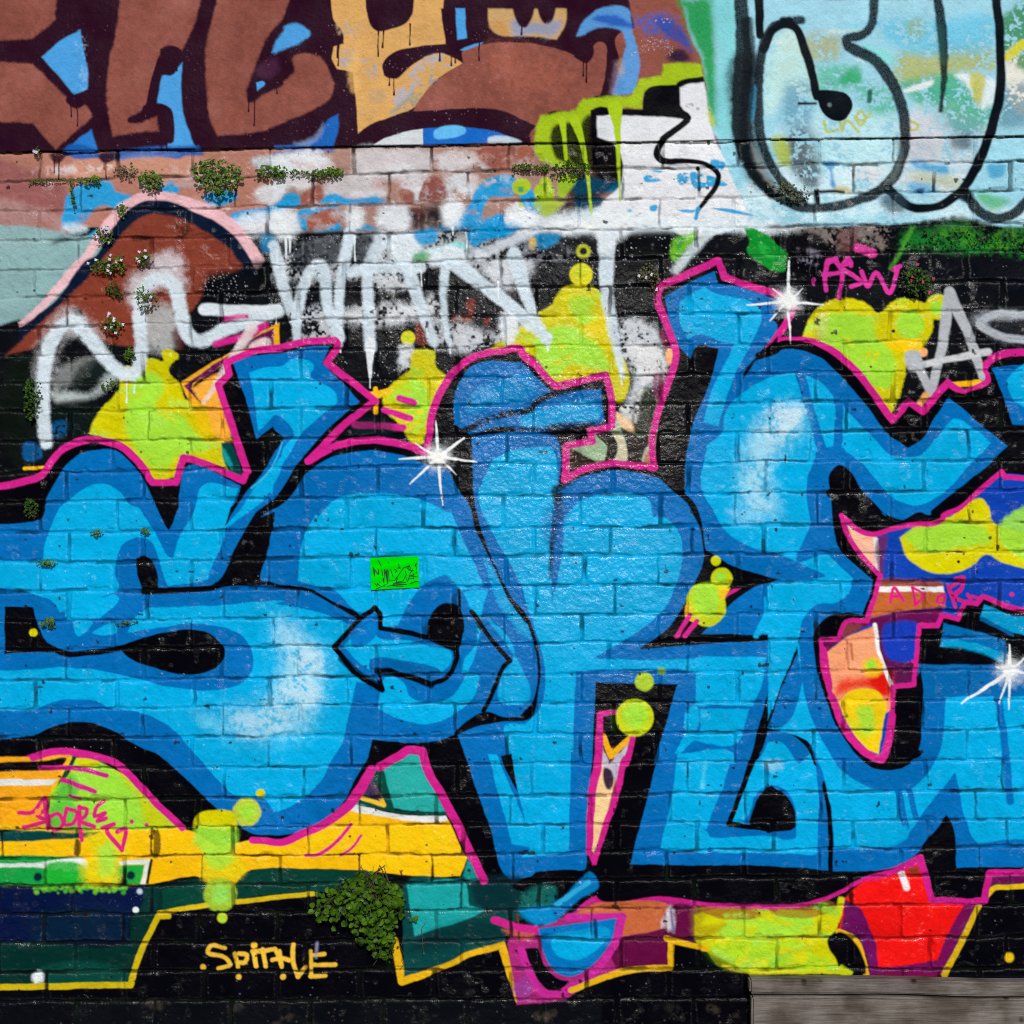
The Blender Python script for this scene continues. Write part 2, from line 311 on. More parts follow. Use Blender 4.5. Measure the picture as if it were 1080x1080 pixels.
for q, c, s, o in (('@14 160,100 230,80 300,110 290,190 220,200 150,180',(170,160,70),7,.7), ('@14 190,230 330,220 400,280 520,330 540,400 440,440 360,330 220,320',(70,180,140),8,.75), ('@14 330,240 380,220 390,280 300,290',(20,160,90),4,.8),
                   ('@14 540,180 700,160 960,150 970,220 800,250 550,290',(170,172,60),8,.85), ('@14 400,140 470,150 540,200 500,220 420,200',(120,220,220),6,.8), ('@14 460,40 700,30 950,20 950,140 740,170 560,150',(90,190,226),9,.8), ('@14 590,40 640,30 650,90 600,100',(150,170,90),6,.7),
                   ('@14 560,300 700,260 760,250 950,400 930,460 800,500 730,420 620,370',(30,164,110),7,.8), ('@14 560,330 620,300 700,280 690,300 600,330',(236,240,246),2,.9), ('@14 790,260 850,260 860,350 830,300',(236,244,250),3,.9), ('@14 900,270 950,280 960,360 900,400',(226,240,248),4,.9), ('@14 850,250 910,260 880,390',(196,190,40),3,.85),
                   ('@14 590,450 720,420 760,500 750,560 600,600',(206,210,220),8,.85), ('@14 700,430 900,470 880,560 780,520',(100,160,180),9,.7), ('@14 760,520 850,510 850,560 790,570',(50,60,80),5,.7),
                   ('@14 0,180 140,180 190,300 150,300 0,380',(180,226,230),8,.8), ('@14 80,300 170,300 190,380 190,480 90,520',(90,150,180),9,.8), ('@14 80,520 210,500 215,700 200,740 90,640',(20,40,54),8,.85), ('@14 20,520 70,520 85,640 50,630',(170,190,50),4,.9),
                   ('@14 200,400 420,420 540,480 550,620 220,620',(176,222,234),8,.8), ('@14 230,625 310,628 270,650 285,740 268,730 260,660',(16,130,190),2.5,.9), ('@14 320,660 400,640 480,640 460,700 380,690',(226,222,226),6,.8), ('@14 280,735 340,730 360,750 290,755',(196,176,90),3,.8),
                   ('@14 600,620 640,605 680,630 760,640 760,680 680,665 610,640',(40,160,220),3,.9), ('@14 590,680 800,690 820,720 600,700',(190,196,170),5,.8), ('@14 590,720 680,715 720,740 660,760 600,745',(70,170,224),4,.8), ('@14 620,740 660,735 650,760',(16,60,110),2,.9), ('@14 600,530 720,540 710,610 600,615',(196,202,214),5,.7),
                   ('@14 880,760 980,770 1020,790 960,820 900,800',(60,170,90),5,.8), ('@14 920,640 1000,640 990,680 940,690',(30,150,200),3,.8), ('@14 990,180 1035,180 2700,180 2700,420 1030,400 1000,260',(236,232,220),4,.9), ('@14 985,20 2700,20 2700,180 1000,190',(40,130,60),6,.9), ('@14 990,180 1090,110 1090,130 1000,200',(220,214,40),2,.9), ('@14 990,320 1090,300 1090,460 980,480',(80,130,150),8,.8)):
    f(q, c, s, o, dry=.35 if s > 5 else 0)
for s_ in ('@14 235,455 250,500 290,490', '@14 300,450 310,495 330,450 380,500', '@14 365,440 390,470 410,440 390,410 370,440 400,450 430,420', '@14 600,455 630,470 620,490 590,490'): k(s_, 3, (180,190,60), 1, .8)
k('@14 430,330 425,370', 5, (16,90,60), 1.5, .9)
part('letter_outline', 'soft black outline of the bubble letters at the upper right')
SB = (10,18,26)
k('@13 925,-60 930,60 935,200 920,400 930,560 990,690 @14 40,770 140,815 280,810 400,780 500,720 570,600 575,480 555,370 510,270 440,190 340,140! 330,110 390,95 430,60 445,-60', 10.5, SB, 1.7, taper=[13,15,18,20,18,15,11,10,10,10,10,11,11,11,12,12,12,12,10,10,10])
k('@R740,15,0.3148 290,30 240,45 205,110 192,200 188,300 195,400 220,480 270,560 340,630', 10, SB, 1.6)
k('@13 1000,-60 1005,90', 9, SB, 1.2)
f('@13 880,200 930,160 1000,180 1000,330 990,500 1040,640 1080,740 @14 30,760 @13 980,720 920,620 890,480', (14,24,30), 6, .85)
f('@13 970,560 1010,600 1060,720 1010,680', (150,160,165), 4, .6); f('@13 965,330 985,300 980,420 968,470', (60,150,190), 2, .8)
k('@14 -20,150 20,70 70,45 120,70 155,160 185,260 205,350', 9, SB, 1.3); k('@14 60,35 140,30', 9, SB, 2)
f('@14 205,360! 200,330 270,325 335,345 352,400 320,448 270,450 230,420', SB, 1); dot('@14 255,385', 2, (120,140,150), 1.5, .8)
k('@14 130,380 200,378', 3, SB, 1.5)
k('@14 715,-60 735,100 740,250 725,410', 8, SB, 1.6, taper=[10,11,9,6,4]); k('@14 720,60 735,200', 7, (40,90,80), 3, .6)
k('@14 960,-60 975,120 975,320 930,520 880,640 810,750 700,815 600,810 510,740', 8.5, SB, 1.3, taper=[9,9,10,10,11,10,9,9,10])
k('@14 830,755 880,820 950,860 1040,840 1100,780', 11, SB, 1.6); f('@14 790,760 840,730 860,760 850,800', SB, 2)
k('@R740,15,0.3148 150,30 158,150 150,300 150,420 175,520 240,600', 13, SB, 2.2, .9); k('@R740,15,0.3148 170,440 200,520 250,590', 4, (130,140,146), 2, .7)
f('@14 475,780 520,740 590,790 570,830 500,830', (40,60,76), 5, .8); k('@14 540,520 560,600 520,700', 5, (110,130,130), 3, .6)
k('@14 205,745 210,800', 5, SB, 1.5); k('@14 200,745 320,750', 3, SB, 1.5)
part(None)
# lime shadow, white stepped shape and zig-zag line
part('stepped_shape', 'white stepped shape with a black zigzag line and dripping lime edge')
f('@13 600,215! 660,208 762,215! 765,270! 690,300 520,330 510,400! 380,400 300,410 295,640! 210,650 130,640 60,590 55,520 80,430! 230,405! 260,360! 460,345! 500,275! 590,265!', (160,194,24), 2.2)
f('@13 290,410! 330,393 380,400 510,405! 515,330! 540,310 650,298! 660,285 765,266! 775,300! 690,300! 700,410! 700,600 300,640!', BK, 1.2)
f('@13 130,480 155,470 185,560 200,630 150,610', BK, 2.5); f('@13 190,460 215,460 250,540 270,640 220,635', BK, 2.5); f('@13 265,440 300,430 350,560 430,600 430,680 350,700 290,660', BK, 3)
f('@13 668,310! 690,300 770,290! 785,380! 800,480 850,600 900,720 940,800 960,860 700,940 600,900 440,920 330,930 340,800 420,720 430,640! 400,560 320,520! 318,432! 420,430 680,440! 690,420! 668,385!', (222,226,234), 1.5)
part(None)
f('@13 330,440! 390,425 385,520 330,515', (212,218,226), 1); f('@13 0,860! 150,840 330,820 600,860 900,850 1080,880! @14 0,890! 150,900 0,930 @13 900,920 600,920 330,940 150,930 0,925!', (214,228,238), 5, .9)
for q in ('@13 515,680 585,700 520,708', '@13 655,680 700,670 705,700 670,720 655,700', '@13 710,670 820,690 870,720 760,730 735,735', '@13 800,615 860,630 840,665 800,650', '@13 540,810 570,805 572,828 540,826', '@13 440,830 470,810 460,835', '@13 660,825 740,830 720,840', '@13 800,820 900,825 980,850 860,835', '@13 540,660 600,660 580,668'):
    f(q, (10,156,214), 1.2, .95, dry=.3)
k('@13 680,425! 700,440 650,490 590,540 570,590 590,615 720,620 790,640 830,680 825,720 780,780 745,825', 5.2, BK, 1, taper=[9,7,7,7,7.5,6,5,5,6,6,5,4])
k('@13 745,820 735,860', 4, (50,160,210), 1); dot('@13 745,652', 2.5, BK)
f('@13 785,370 800,400 815,480 790,450', (196,200,60), 3, .8, dry=.8)
f('@13 690,390 720,380 740,410 780,370 780,385 700,395', (120,110,110), 2, .6, dry=.8)
k('@13 395,400 405,500 408,600 418,790', 5, (166,200,30), 1, taper=[16,7,5,4,2,1.5]); k('@13 170,450 190,610', 4, (166,200,30), 1, taper=[8,4,4]); k('@13 225,450 260,560 275,650 295,840', 4, (166,200,30), 1, taper=[10,6,4,3,2.5])
f('@13 165,680 240,680 220,720 165,780', (150,190,40), 2); 
for s_, r in (('@13 10,725', 7.5), ('@13 100,710', 6.5), ('@13 95,750', 11.5)): dot(s_, r, (164,196,40), 1.2)
f('@13 45,790 180,785 100,860', (160,190,50), 3, .9); dot('@12 1038,728', 8.5, (168,196,40), 1.2); dot('@12 1038,740', 3, (60,160,120), 1.5); dot('@12 1038,805', 2.6, (168,196,40), 1)
for x, y, L in ((76,112,12),(82,114,20),(57,171,11),(62,171,18),(110,171,8),(112,172,16)): drip(f'@0 {x},{y}', L, 1.6, MAR)
for s_, L in (('@11 930,375',9),('@11 955,375',24),('@12 437,75',26),('@12 458,70',18),('@12 570,60',18),('@12 485,270',8),('@12 503,270',18),('@12 697,160',10),('@12 745,165',14),('@12 762,160',12),('@12 862,130',17),('@12 265,135',12),('@12 270,140',20),('@12 1040,45',11),('@13 262,190',18),('@13 275,200',22),('@11 565,540',8),('@11 585,535',10), ('@11 625,200',10), ('@11 1048,320',4)): drip(s_, L, 1.8, MAR)
use(maroon_part); f('@13 220,180! 240,150 300,140 300,180 275,210 250,200', MAR, 1); f('@11 90,590 160,590 140,615 115,628 95,610', MAR, 2); f('@11 295,590 385,590 360,620 325,630 300,612', MAR, 2)
k('@11 180,365 210,385 250,340', 9, MAR, 1)
f('@11 -60,500! 20,470 70,525 110,575! 20,588! -60,588!', MAR, 1); part(None)
flecks(35, 25, 330, 155, 240, (150,110,130), (.2,.6), .6); flecks(330, 25, 560, 150, 420, (170,140,160), (.2,.7), .6)  # paint flecks and painted-in sparkle on the maroon band

# ===== older graffiti behind the blue piece: brown dome, whites, greens
part('painted_dome', 'rusty brown dome with pink and navy bands at the left')
f('@11 150,1110! 200,1050 270,950 330,860 400,790 480,752 560,748 680,775 800,820 900,900 960,980 1000,1040! 960,1080 940,1060 800,960 500,840 300,980 220,1085', (232,186,196), 1.6)
f('@21 -40,260! 20,205 90,130 180,20 200,0 240,0! 200,60 100,170 20,245 -40,280!', (232,186,196), 1.6)
f('@11 215,1090! 300,1000 370,880 440,810 520,785 600,790 700,835 800,880 880,950 940,1040! 960,1120 860,1120 600,1120', (10,24,48), 1.5)
f('@21 -40,290! 20,245 130,150 240,0 300,-20 200,140 20,320 -40,350!', (10,24,48), 1.5)
f('@11 290,1060! 340,1000 420,900 500,848 560,842 640,860 760,925 840,985 905,1060! @21 900,30 850,60 760,90 740,140 700,200! 560,330 420,360 300,330 200,200 120,290 60,330 20,370! -100,400! 20,290! 180,140 260,60', (132,60,44), 2)
part(None)
f('@11 620,880 660,870 665,940 640,950', (60,30,26), 3, .8, dry=.6); f('@11 430,940 520,940 500,955 440,952', (30,16,16), 2, .9)
f('@11 510,1040 600,1000 660,1050 640,1090 540,1090', (210,205,215), 7, .8)
f('@21 760,60 900,30 1000,0 1060,100 1040,200 900,200 740,210', (8,10,16), 5, .9); f('@21 640,280 800,330 1000,260 1060,330 700,500 640,480', (10,12,18), 4, .95)
flecks(215, 285, 290, 345, 260, (190,200,215), (.2,.6), .8)  # sparkle of the black paint put in as pale dots
f('@21 100,560 120,470 200,420 290,410 220,500 130,540', (130,136,136), 5, .85); f('@21 180,520 240,430 330,420 350,500', (20,34,32), 4, .9); f('@21 90,560 140,550 260,560 340,480 380,490 280,570 120,600', (190,204,206), 5, .85); f('@21 90,620 160,590 280,600 300,620 260,700 230,740 100,740', (10,24,22), 4, .95)
f('@21 -60,400 25,420 40,700 20,860 -60,860', (14,22,18), 4); f('@21 95,690 160,680 150,740 100,740', (10,90,150), 3, .8, dry=.5); f('@21 -20,770 30,770 55,830 -20,840', (10,90,150), 2, .9); k('@21 -20,875 70,872', 3.5, OR, .8)
f('@21 500,200 600,190 630,300 600,380 500,370', (176,182,184), 7, .9); f('@21 600,300 650,290 640,380', (90,40,34), 3, .7)
# black sections and white haze across the middle courses
for q, o in (('@22 0,10 1080,0 1080,30 700,30 0,40', .6), ('@22 100,240 240,190 320,230 480,220 520,190 640,210 560,260 300,270 130,300', .6), ('@22 420,70 500,60 560,110 440,130',.55), ('@22 680,240 760,270 960,330 880,370 700,370 640,320', .75), ('@22 110,320 200,280 260,320 180,340', .6),('@22 890,20 990,20 1000,110 940,120',.8), ('@23 430,250 560,280 600,420 600,500 500,560 480,640 430,640 480,480 420,380', .9), ('@22 540,360 570,360 560,470 520,450', .9), ('@22 960,230 1010,230 1000,350 970,350', .95), ('@21 1040,10 1080,0 1080,150 1050,100',.7)):
    f(q, (206,214,224), 6, o, dry=.45)
for q in ('@22 610,250 640,250 630,370 600,360', '@22 740,240 830,240 830,255 745,262', '@22 810,170 840,160 830,240', '@22 880,250 905,240 900,285'): f(q, (120,46,34), 2, .9, dry=.5)
for q in ('@12 70,1000 200,950 270,930 260,1040 90,1080', '@12 330,940 410,930 380,1050 310,1040'): f(q, (30,38,46), 4, .9)
f('@24 860,250 900,220 1035,220 2700,220 2700,340 1035,340 980,330 900,280', (150,160,172), 7, .8); f('@24 930,260 1040,250 2700,250 2700,300 950,300', (8,10,16), 3)
f('@24 560,0! 2700,-20! 2700,200 900,150 640,130', (10,14,22), 8, .9)
f('@14 540,1000! 560,930 700,890 830,870 900,920 1035,900 2700,900 2700,990 1035,990 800,1010 680,1000', (28,96,44), 5, .95, dry=.3)
f('@14 560,960 700,920 960,940 2700,940 2700,980 700,980', (20,130,44), 6, .8, dry=.6); f('@14 700,930 800,900 1000,930 2700,930 2700,960 800,965', (70,140,20), 4, .8, dry=.9); f('@14 820,880 1000,900 2700,910 2700,935 900,925', (60,120,30), 5, .6, dry=.6)
f('@14 0,900 100,890 250,900 330,900 440,890 520,920 480,1000 400,960 280,1000 200,930', (140,128,124), 6, .8, dry=.5); f('@14 310,910 370,905 370,1000 300,1000',(110,70,70),4,.7); f('@14 100,960 190,925 260,990 300,1060 200,1100 60,1050 80,1000', (8,8,14), 2, .95); f('@14 130,1010 180,990 220,1020 200,1060 140,1050',(150,146,170),3,.6,dry=.8)
f('@13 130,990 240,930 330,930 335,1080 60,1080', (14,18,26), 6, .95, dry=.2); f('@13 400,960 500,920 640,940 640,1080 390,1080', (12,14,18), 6, .95)
part('green_splash', 'bright leaf green splash left of the pink tag')
f('@0 784,240! 795,241 803,245! 812,250 822,260 831,267! 829,276 828,286 815,286 808,281 803,279! 796,274 787,264 790,256', (14,140,46), 1.3); f('@0 800,256 812,262 818,272 806,270', (40,180,70), 2, .7, dry=.5); f('@13 640,960 740,920 700,990 640,1040 630,1020', (120,200,50), 3, .9); f('@13 650,970 690,930 660,1000', (20,150,60), 3,.8)
k('@14 610,900 560,1000 520,1070', 4, (80,170,50), 2, .7)
part(None)
k('@13 650,1075! 720,1000 800,920 950,880', 9, (206,222,232), 3, .9)
flecks(290, 250, 720, 420, 1500, (215,220,226), (.2,.7), .75); flecks(720, 250, 1070, 360, 500, (180,190,200), (.2,.6), .6)  # flecks on the black courses, partly sun sparkle painted in

# ===== yellow and lime bubbles behind the piece
MR = np.random.default_rng(77)
def mottle(outer, n=26, cols=((196,196,0),(226,220,24),(134,208,56),(170,226,80),(200,206,20),(236,214,16))):
    P = np.array([p[:2] for p in parse(outer)]); lo = P.min(0); hi = P.max(0)
    keep = COL.copy(); kp = PID.copy()
    for _ in range(n):
        x, y = MR.uniform(lo, hi); r = MR.uniform(3, 11); c = cols[MR.integers(len(cols))]; a = MR.uniform(-.5, .5)
        stroke(f'@0 {x-r},{y-r*a} {x+r},{y+r*a}', MR.uniform(3, 10), c, MR.uniform(1.5, 4), .7, dry=.5)
    # only inside the bubble itself
    m = (kp == CUR[0])[..., None]; COL[:] = np.where(m, COL, keep); PID[:] = kp
def bubble(label, outer, inner, extra=()):
    part('paint_bubble', label)
    f(outer, YL, 1.6); f(inner, LM, 4, .95)
    mottle(outer)
    for q, c in extra: f(q, c, 2)
bubble('large yellow and lime bubble cloud at the left', '@21 255,730! 290,650 380,540 400,450 480,440 475,415 530,410 570,420 560,380 610,375 635,405 600,440 590,470 640,520 660,580 740,600 800,680 830,800 840,880! 700,840 640,900 520,920 400,780', '@21 410,640 460,480 530,470 570,530 540,620 640,650 700,720 760,790 640,820 560,890 420,740')
f('@21 680,600 760,600 830,680 850,760 780,760', (244,190,20), 5, .7)
bubble('small lime bubble cloud under the dripping white tag', '@22 455,560! 540,480 570,460 570,400 600,370 670,380 680,450 725,490 700,560 650,640 640,760 590,780 530,700 460,620', '@22 480,580 560,510 620,510 650,640 620,700 520,600', ())
dot('@22 560,328', 8, YL, 1.2); dot('@22 558,330', 4, (190,214,30), 1.5)
bubble('lime bubble stack between the white drips', '@23 -150,380! -20,290 60,220 120,190 170,120 230,100 320,120 360,180 380,320 440,430 455,520 420,600 390,590 350,480 155,520 50,400', '@23 90,300 230,280 340,380 370,460 200,440 150,490 60,390', ())
f('@23 200,170 270,150 310,170 290,200 320,250 250,270', LM, 4, .8); f('@23 250,300 300,250 370,240 360,340', (238,214,10), 4, .7)
dot('@23 253,58', 11.5, YL, 1.3); dot('@13 262,1000', 7, (190,196,40), 1.5, .9); dot('@13 262,1000', 3.5, (14,16,24), 1.2); dot('@13 250,1085', 7, (196,206,30), 1.5)
bubble('lime and yellow bubble cloud left of the silver tag', '@24 145,320! 180,230 260,170 340,160 420,180 470,220 530,170 620,165 690,200 690,300 650,370 590,390 580,470 550,580 520,650! 400,520 300,420', '@24 210,320 240,240 330,220 440,250 460,330 500,360 540,450 500,540 440,530 330,400')
dot('@24 720,195', 14, (206,206,20), 1.5); dot('@24 715,200', 7, LM, 2); dot('@24 600,270', 14, LM, 2.5, .95); dot('@24 530,297', 1.8, BK); dot('@24 655,385', 5, (240,170,110), 1.2)
f('@24 500,350 640,340 650,380 580,390', (244,200,10), 2, .9); f('@24 205,230 240,220 240,330 205,320', (200,206,110), 3, .6)
# white letter tags
part('painted_tag', 'white spray painted zigzag tag at the left')
f('@21 40,500 60,330 170,200 260,260 300,330 200,310 110,360 90,500', (214,216,222), 9, .7); f('@21 430,180 440,60 560,30 660,80 650,120 540,110 470,200', (216,216,224), 9, .8)
k('@21 75,765! 60,600 68,450 100,330 180,255 260,330 330,420 400,478! 450,470 475,370 468,230 480,130 540,75 610,100 640,200 670,310 725,338 840,285 1050,210!', 14, (208,224,236), 2.4)
k('@21 742,205 900,212 1045,208', 12, (214,226,236), 1.5); k('@21 945,285 850,430 740,600', 9, (220,214,216), 2.4, .85, taper=[10,9,7,3])
for s_, L in (('@21 415,490',27),('@21 447,490',17),('@21 1047,225',12)): drip(s_, L, 1.6, (214,226,236))
RQ = '@R270,190,0.37037 '
part(None)
# smeared whites, blues and browns above the tag; white sheen patches painted in below
for q, c, so, o, d in (('380,160 450,150 470,210 440,235 385,220', WHT, 4, .95, 0), ('450,215 520,190 590,180 600,195 540,200 470,225', (130,216,216), 2, .9, 0), ('480,205 590,195 595,230 490,232', WHT, 3, .95, 0), ('600,150 650,130 760,120 740,150 660,170 620,190', (0,150,214), 2.5, .95, 0),
                    ('610,215 700,170 770,140 800,150 700,200 630,225', (206,216,228), 3, .95, 0), ('450,150 510,140 515,175 460,180', (0,150,214), 2.5, .9, 0), ('20,150 50,145 50,205 20,205', (0,140,200), 3, .7, 0), ('480,235 440,230 460,205 500,210', (90,150,80), 3, .8, 0),
                    ('790,160 870,155 850,185 800,195', (0,140,200), 2.5, .9, 0), ('780,165 795,165 790,200 778,195', (220,180,40), 1.5, .9, 0), ('330,270 400,260 440,300 360,310', (200,206,214), 6, .8, .4), ('240,390 330,350 470,350 500,330 520,370 420,400 300,400', (214,220,228), 7, .9, .3), ('130,390 200,360 210,390 150,410', (200,206,214), 6, .7, .4), ('150,430 220,410 215,450 150,455', (196,202,210), 6, .7, .4),
                    ('570,400 660,450 680,475 580,470', (206,212,220), 6, .85, .4), ('660,240 780,225 790,260 690,290', (200,206,216), 6, .8, .3), ('700,380 740,380 735,460 710,470', (220,228,236), 3, .9, 0), ('700,200 880,190 900,210 740,230', (150,156,166), 6, .6, .5), ('410,470 440,470 435,520 420,535', (214,222,230), 3, .85, 0),
                    ('1020,420 1070,400 1075,500 1040,500', (200,206,214), 5, .8, .4), ('480,80 520,65 530,130 490,130', (24,22,30), 5, .8, 0), ('440,90 475,80 480,130 450,140', (24,22,30), 5, .75, 0)):
    f(RQ + q, c, so, o, d)
for x, y, rx, ry in ((80,130,40,38), (285,110,20,32), (395,112,45,34), (560,90,30,45), (760,108,48,28), (900,130,70,20), (1010,120,60,50)):
    f(RQ + f'{x-rx},{y} {x-rx*.6},{y-ry*.8} {x},{y-ry} {x+rx*.7},{y-ry*.75} {x+rx},{y} {x+rx*.6},{y+ry*.8} {x},{y+ry} {x-rx*.7},{y+ry*.7}', (226,234,242), 6, .96)
part('painted_tag', 'pale blue white four letter tag dripping over the black bricks')
W2 = (206,224,238)
def wk(q, w, o=.92, so=2.0, c=W2, taper=None): k(RQ + q, w, c, so, o, taper=taper)
wk('50,185 80,310 112,400', 12); wk('112,390 118,460 124,530', 9, taper=[11,8,3]); wk('112,400 150,265 182,240 205,360 238,450', 12); wk('268,150 240,290 236,470', 11, taper=[13,11,10,8]); wk('360,165 320,250', 15, .7, 3)
wk('270,262 340,250 470,248', 12); wk('315,250 320,380 325,475', 12.5); wk('325,460 326,560', 8, .95, 1, (226,234,242), [11,7,3]); wk('428,240 465,350 508,465', 15, taper=[16,14,12,9]); wk('540,235 533,350 552,472', 8.5, taper=[11,8,7,5])
wk('560,235 690,330 830,450', 14, taper=[16,14,12]); wk('735,215 775,340 830,475', 15, taper=[17,14,10,4]); wk('1000,160 998,310 1045,560', 15, .9, 2, taper=[18,14,11,6])
for x, y, L in ((85,165,20),(95,165,14),(560,135,8),(1000,165,12),(1020,165,7)): k(RQ + f'{x},{y} {x},{y+L*2.7}', 2.4, (224,232,240), .8, taper=[3,2,1.5])
for _x, _y, _L in ((118,500,40),(240,455,34),(325,540,50),(508,450,30),(552,465,26),(716,460,22),(830,465,20),(60,200,50),(150,270,30),(390,165,60),(440,230,40),(600,150,40),(690,290,50),(470,255,46),(1040,540,40),(280,160,70)): k(RQ + f'{_x},{_y} {_x+1},{_y+_L}', 2, (222,232,240), .7, .9, taper=[2.4,1.6,1.3,1.8])
k('@13 350,900 355,985', 15, (224,234,242), 3, .9)
part('painted_tag', 'silver grey tag at the right edge')
G2 = (176,182,190)
k('@24 690,550! 740,330 765,130! 850,320 905,490', 11, G2, 1.4, taper=[8,11,12,11,8]); k('@24 600,400 640,460 690,560', 9, G2, 1.4); k('@24 640,440 760,415 930,385', 7, (196,200,206), 1.3); k('@24 1100,228 960,225 895,265 960,310 1100,335', 8, (170,178,188), 1.5); f('@24 580,385 640,385 640,460 590,460', G2, 2)
part(None)

# orange and teal stepped edge beside the arrow head
part('painted_panel', 'orange and maroon stepped ray beside the arrow head')
f('@21 640,515! 740,450 900,360 1000,290 1058,262! @22 20,270! 20,355! @21 850,420! 820,440 690,545 740,610! 690,600', (236,170,32), 1)
f('@21 655,530! 750,460 850,395 960,320 1035,285! 1035,355! 900,380 780,470 690,530 730,600!', PUR, 1.2); f('@21 690,540! 820,475 830,500 800,520 820,620 850,720 860,760! 800,750 740,610', (250,176,60), 2); f('@21 930,365 990,325 1020,330 1020,360', (220,200,200), 2)
f('@21 815,770! 850,770 905,900! 880,905 830,860', DTEAL, 1.2); f('@21 818,790 830,800 860,880 835,860', TEAL, 2)
k('@21 1000,270 930,310 790,350', 7, PK, 1.5, .9); k('@21 830,245 920,235', 6, PK, 2, .8)
k('@21 945,285 850,430 740,600', 8, (222,214,216), 2.2, .8, taper=[10,9,7,3])
part(None)
k('@22 370,570! 480,545', 4, OR, 1); k('@22 425,540 425,640', 5, OR, 1); k('@22 440,570 490,550', 5, (230,190,40), 1)
for s_ in ('@22 525,580 585,600', '@22 460,630 570,665', '@22 340,690 540,705'): k(s_, 7, PK, 1.2)
k('@24 780,520 890,515', 6, OR, 1); k('@24 640,610 665,570', 8, (236,170,100), 1.5)
f('@22 330,680 500,700 470,750 330,740', (14,40,50), 3, .6)

# ===== the large blue piece
TOP = '@0 -380,560 -60,520 @21 20,920 60,900 100,840 160,785 250,755 330,762 400,790 460,845 525,935! 620,935! 655,830! 700,840 905,925! 925,890! 860,700 800,525! 848,480! 835,430! 960,380 1080,365 @22 130,340 252,335! 268,350 220,430! 425,592! 330,660 140,845! 250,785 390,757 520,770 640,810! 650,740 660,660 700,550 760,465 840,405 950,380 1040,375 @23 0,385 60,440 110,500 150,532! 355,482! 378,570 382,700! 290,720! 300,765! 190,780! 182,925! 260,880 400,855 560,872! 552,760 590,600 648,420 650,380 600,230 572,165 585,105! 830,0! 855,70! 1000,120 1080,140! @24 110,200! 60,290 0,350! 90,335 200,345 300,400 400,500 480,610 525,672! 590,595! 655,635! 760,512! 830,562! 930,505 922,440 980,395 1100,385'
BOT = '@0 -380,830 -60,802 @41 -40,35 20,15 @31 120,1030 250,1045 370,1080 @41 450,115 550,220 650,312! 700,330 800,380 940,360! 1080,372 @42 100,345 200,300 300,230 370,130 405,70! 440,58 540,0 @32 560,1025 625,1030! @42 640,60 700,170 770,300 880,535! 960,620! @43 0,640! 100,700 240,665! 320,612! 600,605 800,630 1080,640 @44 0,637 150,630 300,580 400,525 550,490 645,440! 690,620! 910,622! 935,505! 1080,500 2700,500'
def rev(s):
    P = parse(s)[::-1]; return '@0 ' + ' '.join(f'{x},{y}' + ('!' if c else '') for x, y, c in P)
shadow_part = part('letter_outline', 'black outline and drop shadow of the blue letters')
f(TOP + ' ' + rev(BOT), BK, .8)
pink_part = part('pink_outline', 'magenta outer line running round the blue letters')
k(TOP, 7.6, PK, .8)
k('@0 -380,830 -60,802 @41 -40,35 20,15 @31 120,1030 250,1045 370,1080 @41 450,115 550,220 650,312', 7.4, PK, .8)
k('@41 945,365 1080,372 @42 100,345 200,300 300,230 370,130 405,70', 7.4, PK, .8); k('@42 440,58 540,0 @32 560,1025 625,1030! @42 640,60 700,170 770,300 880,535', 9, PK, .8)
k('@43 250,660! 320,612 600,605 800,630 1080,640 @44 0,637 150,630 300,580 400,525 550,490 645,440! 690,620! 910,622! 935,505! 1080,500 2700,500', 7.5, PK, .8)

def letter(label): return part('painted_letter', label)
S_ = letter('blue letter S with a long black teardrop hole')
f('@0 -420,590! -80,560! @31 20,60! @21 60,1080 75,1010 110,940 150,875 215,818 300,797 370,803 430,850 490,930 520,1000 @31 590,95! 612,60 @21 640,950 655,880! 690,860 810,905 895,950! 880,1000 840,1080 @31 830,130 800,312! 1000,312 @32 0,322! 150,345 250,400 360,462! 250,590! 330,680 420,770 410,980 390,1060! @42 340,100 290,200 200,290 100,332 0,345! @41 960,340 800,235 700,140 545,0! @31 450,1000 350,940 230,905 100,925 20,965! -1500,1100!', DB, .9)
f('@31 130,0! 95,80 70,150 62,218! 20,225! -1500,220! -1500,375! 60,375 112,405 135,445! 250,400 372,355! 382,330 366,290 372,215 400,155 460,125 515,145 545,200 560,260 585,330! 740,310 790,290 830,150 838,60 @21 885,960! 740,945 690,1080 @31 640,115 610,215! 590,205 530,100 462,0! @21 430,1030 385,975 320,940 255,950 190,995', LB, .9)
f('@31 160,475! 158,440 360,365! 385,380 300,470!', LB, .8); f('@31 190,485 270,485 210,545', LB, .8); f('@31 270,530 365,490 370,530', LB, .8)
f('@31 -1500,690! 20,685 150,675 300,690 450,722 600,758 750,772 900,740 948,680 940,600 900,540 800,502 700,492 560,505 420,530! 440,475! 500,425! 820,412 1080,395 @32 0,408! 150,435 290,482! 330,520 300,560! 280,590 360,690 430,760 340,760! 290,980 232,1080! @42 200,110 100,200 0,240 @41 1000,195 880,180 @41 720,20! @31 590,920 450,862 350,848 300,822 200,812 100,822 30,855! -1500,900!', LB, .9)
f('@31 455,215! 490,203 520,225 545,290 548,345! 490,360 470,320 455,260', BK, .8); k('@31 485,355 620,350 760,342 820,322', 6.5, BK, .8)
use(shadow_part)
f('@31 545,0! 632,0! 592,95!', BK, .8); f('@21 512,950! 625,950! @31 635,0! 590,95! 540,0!', BK, .8); f('@31 830,85! 852,0! @21 890,1010! 930,900! 960,880! 930,960 @31 882,0!', BK, .8)
